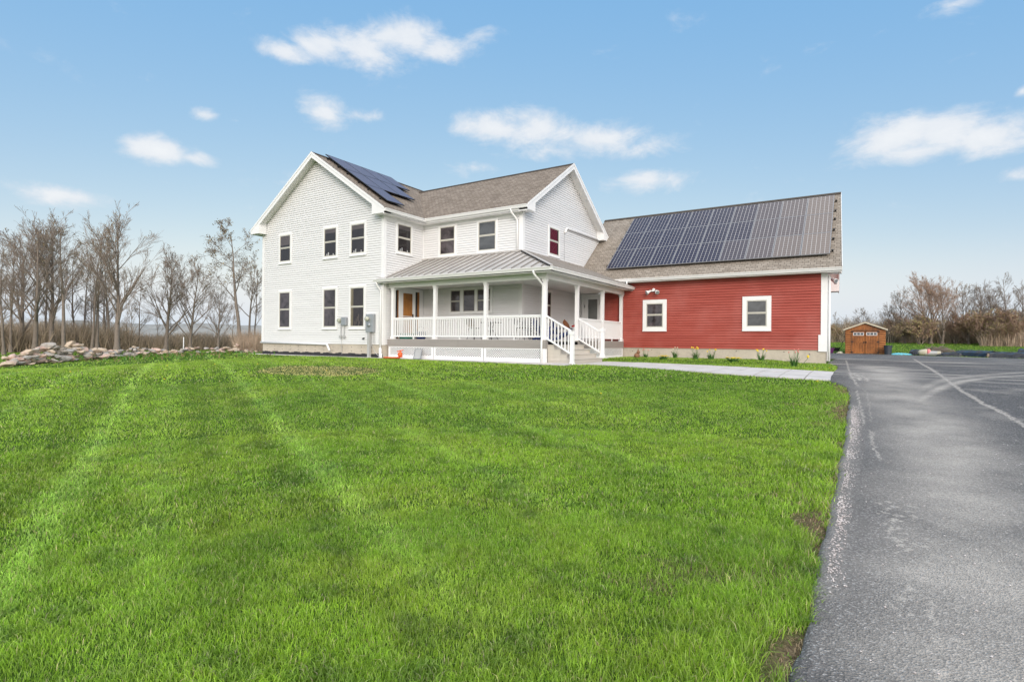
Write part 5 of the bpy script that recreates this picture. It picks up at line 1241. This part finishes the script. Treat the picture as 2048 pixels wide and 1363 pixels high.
# ------------------------------------------------------------------ field stones heaped along the wood edge
def stone_mesh(seed, flat):
    rs = random.Random(seed); import bmesh as _b
    bm = _b.new(); _b.ops.create_icosphere(bm, subdivisions=2, radius=.5)
    ax = Vector((1, rs.uniform(.6, .95), flat))
    pl = [(Vector((rs.gauss(0, 1), rs.gauss(0, 1), rs.gauss(0, 1))).normalized(), rs.uniform(.22, .42)) for _ in range(13)]
    for v in bm.verts:
        p = v.co.copy()
        for n, d in pl:
            e = p.dot(n)-d
            if e > 0: p -= n*e*.92
        p *= 1+.05*rs.random(); v.co = Vector((p.x*ax.x, p.y*ax.y, p.z*ax.z))
    me = bpy.data.meshes.new('fieldstone'); bm.to_mesh(me); bm.free(); return me
SM = {}
for c in ('stone_grey', 'stone_tan', 'stone_pink'):
    SM[c] = []
    for k in range(5):
        me = stone_mesh(k*7+len(c), random.Random(k).uniform(.35, .75)); me.materials.append(M[c]); SM[c].append(me)
def stones(u0, u1, d0, d1, n, hmax, smax, where, seed):
    rs = random.Random(seed)
    for k in range(n):
        t = rs.random(); u = u0+(u1-u0)*t; dd = d0+(d1-d0)*t
        env = hmax*(.35+.65*math.sin(math.pi*min(1, max(0, t*1.0)))**.6)*(.7+.6*float(vnoise(np.array([t*9.]), np.array([seed*1.]), 3)))
        row = rs.random(); s = smax*rs.uniform(.45, 1.0); h = env*row
        dist = dd+.55*rs.gauss(0, 1)*(1-row*.7)+row*.9
        x, y = bearing(u, dist)
        c = rs.choices(('stone_grey', 'stone_tan', 'stone_pink'), (4, 4, 2))[0]
        o = bpy.data.objects.new('fieldstone', rs.choice(SM[c])); COL.objects.link(o)
        o.location = (x, y, gz(x, y)+h*.8+s*.12); o.scale = (s*1.25, s, s*.95); o.rotation_euler = (rs.uniform(-.35, .35), rs.uniform(-.35, .35), rs.uniform(0, 6.28))
        adj = {'stone_grey': 'grey', 'stone_tan': 'tan', 'stone_pink': 'pinkish'}[c]
        size = 'large' if s > .78*smax else 'small' if s < .6*smax else 'middling'
        lay = 'near the top' if row > .62 else 'low down' if row < .3 else 'midway up'
        tag(o, f'{size} {adj} fieldstone {lay} in {where}', 'stone', f'{size} {adj} fieldstones {lay} in {where}')
stones(12, 235, 29.0, 35.0, 160, .80, .52, 'the big heap on the left', 1)
stones(225, 345, 35.5, 38.5, 60, .62, .48, 'the low stretch behind the mound', 2)
stones(335, 440, 38.5, 39, 30, .55, .5, 'the flat stretch below the vase-shaped trees', 3)
stones(428, 512, 37.5, 38.5, 50, .7, .5, 'the short heap near the house corner', 4)
# ------------------------------------------------------------------ trees
def make_tree(seed, h, spread, first, nl, style='maple', fork=0, r0=.22, dens=1.0, buds=700, budmat='bud', budsize=.09, twig='twig'):
    rs = random.Random(seed); tk = MB(); cr = MB(); bd = MB()
    def wob(a): return Vector((rs.uniform(-a, a), rs.uniform(-a, a), rs.uniform(-a, a)))
    tips = []
    def grow(p, d, ln, r, lev, up):
        n = 5 if lev == 0 else 4 if lev == 1 else 3
        pts = [p]; rad = [r]; dd = d.copy(); q = p.copy()
        for k in range(n):
            dd = (dd+wob(.11 if lev else .07)+Vector((0, 0, up))).normalized(); q = q+dd*(ln/n); pts.append(q.copy()); rad.append(max(.009, r*(1-.72*(k+1)/n)))
        (tk if lev <= 1 else cr).tube(pts, rad, 7 if lev == 0 else 5 if lev == 1 else 3, cap=False)
        return pts, rad
    def side(d, ang):
        a = d.orthogonal().normalized(); a = Matrix.Rotation(rs.uniform(0, 6.283), 3, d) @ a
        return (d*math.cos(ang)+a*math.sin(ang)).normalized()
    def branch(p, d, ln, r, lev):
        pts, rad = grow(p, d, ln, r, lev, .055 if style == 'maple' else .02 if style == 'crooked' else .06)
        if lev >= 4: tips.extend(pts[1:]); return
        nch = {1: 8, 2: 6, 3: 4}[lev]*dens
        for k in range(int(nch+rs.random())):
            t = rs.uniform(.22, 1) if lev < 3 else rs.uniform(.1, 1); i = min(len(pts)-2, int(t*(len(pts)-1))); f = t*(len(pts)-1)-i
            b = pts[i].lerp(pts[i+1], f); dl = (pts[i+1]-pts[i]).normalized()
            branch(b, side(dl, rs.uniform(.28, .66) if style != 'crooked' else rs.uniform(.5, 1.15)), ln*rs.uniform(.40, .66)*(1.15-.4*t), max(.009, rad[i]*rs.uniform(.42, .6)), lev+1)
        if lev >= 3: tips.append(pts[-1])
    stems = [(Vector((0, 0, -.15)), Vector((0, 0, 1)))] if not fork else [(Vector((.12*k, .05*k, -.15)), Vector((math.cos(k*2.4)*.42, math.sin(k*2.4)*.25, 1)).normalized()) for k in range(fork)]
    for si, (p0, d0) in enumerate(stems):
        hh = h*(1 if si == 0 else rs.uniform(.75, .95)); n = 10; pts = [p0]; rad = [r0*1.35]; d = d0.copy(); p = p0.copy()
        for k in range(n):
            d = (d+wob(.07 if style != 'crooked' else .085)+Vector((0, 0, .12))).normalized(); p = p+d*(hh*.92/n); pts.append(p.copy()); rad.append(max(.02, r0*(1-.88*((k+1)/n)**.9)))
        tk.tube(pts, [rad[0]*1.25]+rad[1:], 9, cap=False)
        for k in range(nl):
            t = first+(1-first)*(k+.5*rs.random())/nl; t = min(t, .985); i = min(n-1, int(t*n)); f = t*n-i
            b = pts[i].lerp(pts[i+1], f); dl = (pts[i+1]-pts[i]).normalized()
            ang = {'maple': rs.uniform(.48, .80), 'slim': rs.uniform(.5, .9), 'crooked': rs.uniform(.7, 1.25), 'shrub': rs.uniform(.35, .7)}[style]*(1.1-.4*(t-first)/(1-first))
            ln = spread*(1-.62*((t-first)/(1-first))**1.2)*rs.uniform(.75, 1.15)
            branch(b, side(dl, ang), ln, max(.018, rad[i]*rs.uniform(.38, .55)), 1)
        branch(pts[-2], (pts[-1]-pts[-2]).normalized(), spread*.35, rad[-2], 2)
    for k in range(buds):
        t = rs.choice(tips)+wob(.16); s = budsize*rs.uniform(.5, 1.2); a = wob(1).normalized()*s; b = a.orthogonal().normalized()*s*.6
        bd._add([t-a, t+b, t+a, t-b], [(0, 1, 2, 3)])
    ncr = len(cr.f); cr._add(bd.v, bd.f)
    def mk(mb, nm, mt):
        o = mb.build(nm, M[mt], None); me = o.data; bpy.data.objects.remove(o); me.polygons.foreach_set('use_smooth', [True]*len(me.polygons)); return me
    cm = mk(cr, 'crown', twig); cm.materials.append(M[budmat]); mi = np.zeros(len(cm.polygons), np.int32); mi[ncr:] = 1; cm.polygons.foreach_set('material_index', mi)
    return mk(tk, 'trunk', 'bark'), cm
TV = {
 'maple_a': make_tree(1, 12, 5.2, .24, 20, 'maple', 0, .24, .74, 400, 'bud', .06), 'maple_b': make_tree(2, 9, 4.4, .18, 20, 'maple', 0, .20, .70, 300, 'bud', .055),
 'maple_c': make_tree(3, 9, 4.6, .16, 21, 'maple', 0, .19, .7, 400, 'bud_olive', .06), 'slim_a': make_tree(4, 12, 2.8, .34, 15, 'slim', 0, .15, .62, 250, 'bud', .06),
 'slim_b': make_tree(5, 11, 2.4, .28, 15, 'slim', 0, .12, .62, 300, 'bud_olive', .06), 'slim_c': make_tree(6, 12, 3.2, .38, 14, 'slim', 0, .17, .62, 250, 'bud', .06),
 'crooked': make_tree(7, 12, 3.4, .42, 9, 'crooked', 0, .20, .9, 900, 'bud', .075), 'fork': make_tree(8, 9, 4.6, .22, 14, 'maple', 2, .18, .72, 350, 'bud', .06, 'twig_red'),
 'shrub_a': make_tree(9, 5, 2.2, .06, 9, 'shrub', 3, .07, .9, 900, 'bud_olive', .08, 'twig_red'), 'shrub_b': make_tree(10, 4.6, 2.0, .05, 9, 'shrub', 4, .06, .85, 600, 'bud', .08, 'twig_red'),
 'shrub_c': make_tree(12, 3.2, 2.2, .05, 9, 'shrub', 4, .05, .9, 1300, 'bud_olive', .10, 'twig_red')}
TH = {'maple_a': 12, 'maple_b': 9, 'maple_c': 9, 'slim_a': 12, 'slim_b': 11, 'slim_c': 12, 'crooked': 12, 'fork': 9, 'shrub_a': 5, 'shrub_b': 4.6, 'shrub_c': 3.2}
def plant(kind, u, dist, top, label, group, wide=1.0, rz=None, cat='tree', name='bare_tree'):
    x, y = bearing(u, dist); z = gz(x, y); r = ray(u, 684); k = dist/math.hypot(r[0], r[1])
    dep = k; hz = CZ+(HY-(top-ROLL*(u-1024)))/F*dep          # height of the top above the eye line
    s = (hz-z)/(TH[kind]*1.03)
    t = bpy.data.objects.new(name, None); COL.objects.link(t); t.location = (x, y, z); t.scale = (s*wide, s*wide, s); t.rotation_euler = (0, 0, rz if rz is not None else random.uniform(0, 6.28))
    tag(t, label, cat, group)
    for nm, me in zip(('trunk', 'crown'), TV[kind]):
        o = bpy.data.objects.new(nm, me); COL.objects.link(o); o.parent = t
GL = 'bare trees along the left wood edge'
LT = [('slim_a', 8, 46, 478, 'slender bare tree at the far left edge of the wood'), ('slim_c', 22, 50, 492, 'thin bare tree second from the left edge'), ('maple_b', 44, 52, 470, 'bushy twiggy bare tree third from the left edge'),
      ('maple_a', 70, 48, 448, 'broad bare tree left of the stone heap centre'), ('slim_b', 88, 54, 455, 'thin bare tree crowded behind the broad left tree'), ('maple_a', 103, 50, 446, 'dark-trunked bare tree above the stone heap'),
      ('slim_c', 126, 44, 424, 'tallest bare tree, thick grey trunk behind the stone heap'), ('slim_b', 150, 55, 490, 'small background tree right of the tallest tree'), ('slim_a', 166, 56, 500, 'faint thin tree deep in the wood'),
      ('slim_a', 184, 48, 462, 'left of the two tall twin bare trees'), ('slim_c', 195, 48, 448, 'right of the two tall twin bare trees'), ('slim_b', 210, 57, 498, 'thin background tree between the twins and the big maple'),
      ('slim_a', 222, 52, 455, 'slim bare tree touching the left side of the big maple'), ('maple_a', 234, 44, 433, 'big bare maple with wide crown right of the stone heap'), ('slim_b', 279, 52, 556, 'small slim tree with olive leaves by the maple'),
      ('maple_b', 331, 48, 512, 'vase-shaped bare maple, left of the pair in the gap'), ('maple_c', 380, 48, 532, 'vase-shaped bare maple, right of the pair in the gap'), ('slim_b', 342, 52, 600, 'thin pale sapling beside the left vase-shaped maple'), ('maple_b', 436, 47, 586, 'smallest round-crowned bare tree before the tall crooked tree'),
      ('crooked', 481, 46, 428, 'tall crooked bare tree standing alone left of the house'), ('slim_c', 498, 49, 506, 'bare tree just right of the tall crooked tree'), ('slim_b', 507, 51, 518, 'bare tree half hidden by the white house corner')]
for kd, u, d, tp, lab in LT: plant(kd, u, d, tp, lab, GL)
rs_ = random.Random(5)
for k in range(16):
    u = rs_.choice((rs_.uniform(-30, 240), rs_.uniform(-30, 240), rs_.uniform(250, 520)))
    plant(rs_.choice(('slim_a', 'slim_b', 'slim_c')), u, rs_.uniform(58, 76), rs_.uniform(520, 590) if u < 250 else rs_.uniform(600, 640), 'thin bare tree deep in the wood on the left' if u < 250 else 'thin bare sapling far behind the gap in the trees',
          'thin trees deep in the left wood' if u < 250 else 'saplings behind the gap', .8)
GR = 'trees and shrubs beyond the far lawn'
RT = [('fork', 1863, 60, 552, 'forked bare tree, largest on the right beyond the lawn', .95), ('fork', 1886, 60, 560, 'low-forking wide bare tree just right of the largest one', 1.05), ('slim_c', 2012, 62, 540, 'tall slim lone trunk rising above the right thicket', .8),
      ('maple_b', 1800, 64, 585, 'bare tree with reddish twigs right of the shed', 1.0), ('slim_b', 1826, 63, 592, 'thin bare tree left of the forked tree', 1), ('maple_c', 1928, 64, 578, 'rounded bare tree right of the forked trees', 1), ('maple_b', 1960, 64, 574, 'bushy bare tree in the middle of the right thicket', 1.05),
      ('maple_c', 1990, 63, 585, 'rounded bare tree left of the tall slim trunk', 1), ('maple_b', 2040, 62, 575, 'bare tree at the right edge of the view', 1.1), ('maple_b', 1778, 66, 612, 'smaller bare tree over the shed roof on the right', 1), ('maple_c', 1722, 68, 622, 'bare treetop straight behind the shed', 1), ('slim_b', 1672, 66, 620, 'thin tree between garage corner and shed', 1), ('slim_a', 1690, 70, 628, 'faint tree left behind the shed', .9)]
for kd, u, d, tp, lab, w in RT: plant(kd, u, d+5, tp, lab, GR, w)
for k, (kd, u, d, tp, lab) in enumerate([('shrub_c', 1835, 59, 640, 'olive-green low shrub left of the forked tree'), ('shrub_c', 1812, 60, 650, 'lowest olive shrub nearest the shed'), ('shrub_c', 1965, 60, 635, 'yellow-green shrub in front of the right thicket'), ('shrub_a', 1940, 60, 620, 'leafy shrub between the forked trees and the yellow-green shrub'),
        ('shrub_b', 1790, 62, 636, 'reddish shrub just right of the shed'), ('shrub_b', 1908, 61, 622, 'reddish shrub right of the forks'), ('shrub_a', 1985, 60, 618, 'tall olive shrub below the slim trunk'), ('shrub_b', 2010, 59, 622, 'tangled bare shrub near the right edge'), ('shrub_a', 2040, 58, 618, 'big shrub at the right edge'), ('shrub_b', 1850, 62, 628, 'bare shrub behind the forked trunk'), ('shrub_c', 1990, 58, 650, 'low spreading shrub on the right lawn edge'), ('shrub_c', 1670, 62, 655, 'green shrub seen between garage and shed')]):
    plant(kd, u, d+5, tp, lab, GR, 1.15, cat='shrub', name='shrub')
for k in range(13):
    u = rs_.uniform(1655, 2075); plant(rs_.choice(('slim_a', 'slim_b', 'shrub_b')), u, rs_.uniform(66, 80), 648-40*min(1, max(0, (u-1690)/140))+rs_.uniform(-8, 14), 'thin bare tree in the tangle behind the right-hand shrubs', 'thin trees in the right-hand tangle', .9)
# ------------------------------------------------------------------ undergrowth that reads as one mass
def brush(name, u0, u1, d0, d1, n, h0, h1, mat, w=.022, lean=.35):
    u = rng.uniform(u0, u1, n); d = rng.uniform(d0, d1, n); P = np.array([bearing(a, b) for a, b in zip(u, d)]); x, y = P[:, 0], P[:, 1]
    h = rng.uniform(h0, h1, n)*(.55+.9*fbm(x, y, .35, 33)); z = ground(x, y)
    la = rng.uniform(0, 6.28, n); ln = rng.uniform(0, lean, n)*h; lx, ly = np.cos(la)*ln, np.sin(la)*ln
    az = rng.uniform(0, 6.28, n); ww = w*rng.uniform(.4, 1.5, n); dx, dy = np.cos(az)*ww, np.sin(az)*ww
    V = np.stack([np.stack([x-dx, y-dy, z-.05], -1), np.stack([x+dx, y+dy, z-.05], -1), np.stack([x+lx*.4+dx*.6, y+ly*.4+dy*.6, z+h*.6], -1), np.stack([x+lx*.4-dx*.6, y+ly*.4-dy*.6, z+h*.6], -1), np.stack([x+lx, y+ly, z+h], -1)], 1)
    base = np.arange(n)*5; fs = []
    li = np.stack([base, base+1, base+2, base+3, base+3, base+2, base+4], -1).ravel()
    me = bpy.data.meshes.new(name); me.vertices.add(n*5); me.vertices.foreach_set('co', V.ravel().astype(np.float32)); me.loops.add(len(li)); me.loops.foreach_set('vertex_index', li.astype(np.int32))
    st = np.stack([np.arange(n)*7, np.arange(n)*7+4], -1).ravel(); me.polygons.add(2*n); me.polygons.foreach_set('loop_start', st.astype(np.int32)); me.update(); me.materials.append(mat)
    o = bpy.data.objects.new(name, me); COL.objects.link(o); tag(o, kind='stuff'); return o
brush('undergrowth', -40, 262, 50, 68, 14000, .5, 2.4, M['brush'], .022, 1.1)
brush('undergrowth', 255, 530, 50, 70, 11000, .4, 1.5, M['brush'], .022, 1.0)
brush('dry_grass', 472, 524, 38.5, 44, 2600, .4, 1.7, M['reed'], .012, .9)
brush('undergrowth', 1650, 2090, 66, 86, 15000, .6, 3.0, M['brush'], .026, 1.0)
brush('dry_grass', 1960, 2090, 62, 66, 2600, .3, 1.3, M['reed'], .014, 1.0)
x, y = bearing(367, 40.5); tag(MB().tube([(x, y, gz(x, y)), (x+.02, y, gz(x, y)+1.15)], .03, 7).build('stake', M['white_vinyl'], None), 'thin pale stake standing among the stones below the trees', 'stake')
# ------------------------------------------------------------------ sky, sun
SUN_AZ, SUN_EL = R(142), R(22)
w = bpy.data.worlds.new('World'); scene.world = w; w.use_nodes = True; nt = w.node_tree; bg = nt.nodes['Background']
sky = N(nt, 'ShaderNodeTexSky', sky_type='NISHITA', sun_disc=False, sun_elevation=SUN_EL, sun_rotation=SUN_AZ, altitude=200, air_density=1.0, dust_density=1.2, ozone_density=1.6)
tc = N(nt, 'ShaderNodeTexCoord').outputs['Generated']; sp = N(nt, 'ShaderNodeSeparateXYZ'); L(nt, tc, sp.inputs[0])
def math_(op, a, b=None, c=None, clamp=False):
    n = N(nt, 'ShaderNodeMath', operation=op, use_clamp=clamp)
    for i, v in enumerate((a, b, c)):
        if v is None: continue
        if isinstance(v, (int, float)): n.inputs[i].default_value = v
        else: L(nt, v, n.inputs[i])
    return n.outputs[0]
nx_ = math_('MULTIPLY', sp.outputs[0], -1.0)
az = math_('ARCTAN2', nx_, sp.outputs[1]); el = math_('ARCSINE', sp.outputs[2])
def adir(u, v):
    r = Vector(ray(u, v)).normalized(); return math.atan2(-r.x, r.y), math.asin(r.z)
CL = [(575, 104, 62, 24, .9), (650, 88, 70, 34, 1), (720, 100, 130, 44, 1), (812, 78, 86, 50, 1), (880, 100, 80, 38, .9), (960, 68, 52, 20, .55),
      (650, 222, 58, 32, 1), (715, 232, 60, 18, .7), (405, 228, 34, 15, .75), (473, 241, 24, 9, .45), (985, 254, 86, 34, 1), (1090, 262, 112, 44, .95), (1205, 276, 110, 40, .85), (1290, 290, 70, 24, .6),
      (318, 300, 80, 30, .95), (385, 315, 46, 16, .75), (140, 393, 108, 24, .72), (1790, 275, 115, 48, 1), (1890, 262, 90, 44, 1), (1985, 275, 95, 44, .95), (1850, 300, 150, 24, .8), (2025, 348, 55, 20, .75), (1300, 358, 92, 22, .6),
      (1910, 8, 70, 18, .45), (960, 336, 66, 16, .35), (2046, 182, 18, 12, .6), (560, 362, 60, 20, .3), (1650, 85, 80, 16, .22), (1120, 300, 120, 20, .5), (2300, 200, 200, 60, .9), (-250, 260, 160, 50, .9), (1900, 120, 60, 16, .18)]
acc = None
for (u, v, hw, hh, st) in CL:
    a0, e0 = adir(u, v); a1, _ = adir(u-hw, v); _, e1 = adir(u, v-hh)
    dx = math_('MULTIPLY', math_('SUBTRACT', az, a0), 1/abs(a1-a0)); dy = math_('MULTIPLY', math_('SUBTRACT', el, e0), 1/abs(e1-e0))
    d2 = math_('ADD', math_('MULTIPLY', dx, dx), math_('MULTIPLY', dy, dy))
    g = math_('MULTIPLY', math_('SUBTRACT', 1.0, math_('SQRT', d2)), 1.0); g = math_('MULTIPLY_ADD', math_('MAXIMUM', g, -1.2), st, (st-1)*.35)
    acc = g if acc is None else math_('SMOOTH_MAX', acc, g, .12)
    if acc is not g: acc.node.inputs[2].default_value = .12
mp = N(nt, 'ShaderNodeMapping'); mp.inputs['Scale'].default_value = (1, 1, 1.9); L(nt, tc, mp.inputs[0])
n1 = noise(nt, 11, 10, mp.outputs[0], .64, .35); n2 = noise(nt, 30, 6, mp.outputs[0], .6)
f = math_('ADD', acc, math_('MULTIPLY_ADD', n1.outputs[0], 2.3, -1.25)); f = math_('ADD', f, math_('MULTIPLY_ADD', n2.outputs[0], .5, -.25))
mr = N(nt, 'ShaderNodeMapRange', interpolation_type='SMOOTHSTEP', i_1=-.33, i_2=.66); L(nt, f, mr.inputs[0])
# bright cloud added out of view, overhead and behind the viewer, as neutral fill light
hi = noise(nt, 2.2, 6, mp.outputs[0], .6, .4); ho = N(nt, 'ShaderNodeMapRange', interpolation_type='SMOOTHSTEP', i_1=.60, i_2=.95); L(nt, sp.outputs[2], ho.inputs[0])
bk = math_('ADD', math_('MULTIPLY', sp.outputs[0], .54), math_('MULTIPLY', sp.outputs[1], -.84))
hb = N(nt, 'ShaderNodeMapRange', interpolation_type='SMOOTHSTEP', i_1=.05, i_2=.6); L(nt, bk, hb.inputs[0])
hn = N(nt, 'ShaderNodeMapRange', interpolation_type='SMOOTHSTEP', i_1=.28, i_2=.6); L(nt, hi.outputs[0], hn.inputs[0])
fill_cloud = math_('MULTIPLY', math_('MAXIMUM', ho.outputs[0], hb.outputs[0]), math_('MULTIPLY', hn.outputs[0], .85))
SKYC = nt
hs = N(nt, 'ShaderNodeHueSaturation', i_Saturation=1.0, i_Value=1.0); 
vm = N(nt, 'ShaderNodeVectorMath', operation='MULTIPLY_ADD'); vm.inputs[1].default_value = (1.02, .54, .115); vm.inputs[2].default_value = (.18, 1.68, 4.05)   # spring haze: paler, flatter gradient
L(nt, sky.outputs[0], vm.inputs[0]); L(nt, vm.outputs[0], hs.inputs['Color'])
sh_ = N(nt, 'ShaderNodeMapRange', i_1=.1, i_2=1.3); L(nt, math_('ADD', f, math_('MULTIPLY_ADD', n2.outputs[0], .8, -.4)), sh_.inputs[0])
shade = mix(nt, sh_.outputs[0], (4.7, 4.85, 5.1), (5.5, 5.5, 5.5))
lo = N(nt, 'ShaderNodeMapRange', interpolation_type='SMOOTHSTEP', i_1=.17, i_2=.0, i_3=0, i_4=.92); L(nt, sp.outputs[2], lo.inputs[0])
hz_ = mix(nt, lo.outputs[0], hs.outputs[0], (3.85, 4.45, 4.95))
c1 = mix(nt, math_('MULTIPLY', mr.outputs[0], .85), hz_, shade)
c2 = mix(nt, fill_cloud, c1, (13.0, 12.7, 12.3))
L(nt, c2, bg.inputs[0]); bg.inputs[1].default_value = .12
sun = bpy.data.lights.new('sun', 'SUN'); sun.energy = 1.3; sun.angle = R(24); sun.color = (1, .972, .93)
so = bpy.data.objects.new('sun', sun); COL.objects.link(so); so.location = (20, -30, 40)
d = Vector((math.sin(SUN_AZ)*math.cos(SUN_EL), math.cos(SUN_AZ)*math.cos(SUN_EL), math.sin(SUN_EL)))
so.rotation_euler = d.to_track_quat('Z', 'Y').to_euler()
scene.view_settings.view_transform = 'Standard'; scene.view_settings.look = 'None'; scene.view_settings.exposure = .56; scene.view_settings.gamma = 1
scene.cycles.max_bounces = 8; scene.cycles.transparent_max_bounces = 8; scene.cycles.diffuse_bounces = 3; scene.cycles.glossy_bounces = 3
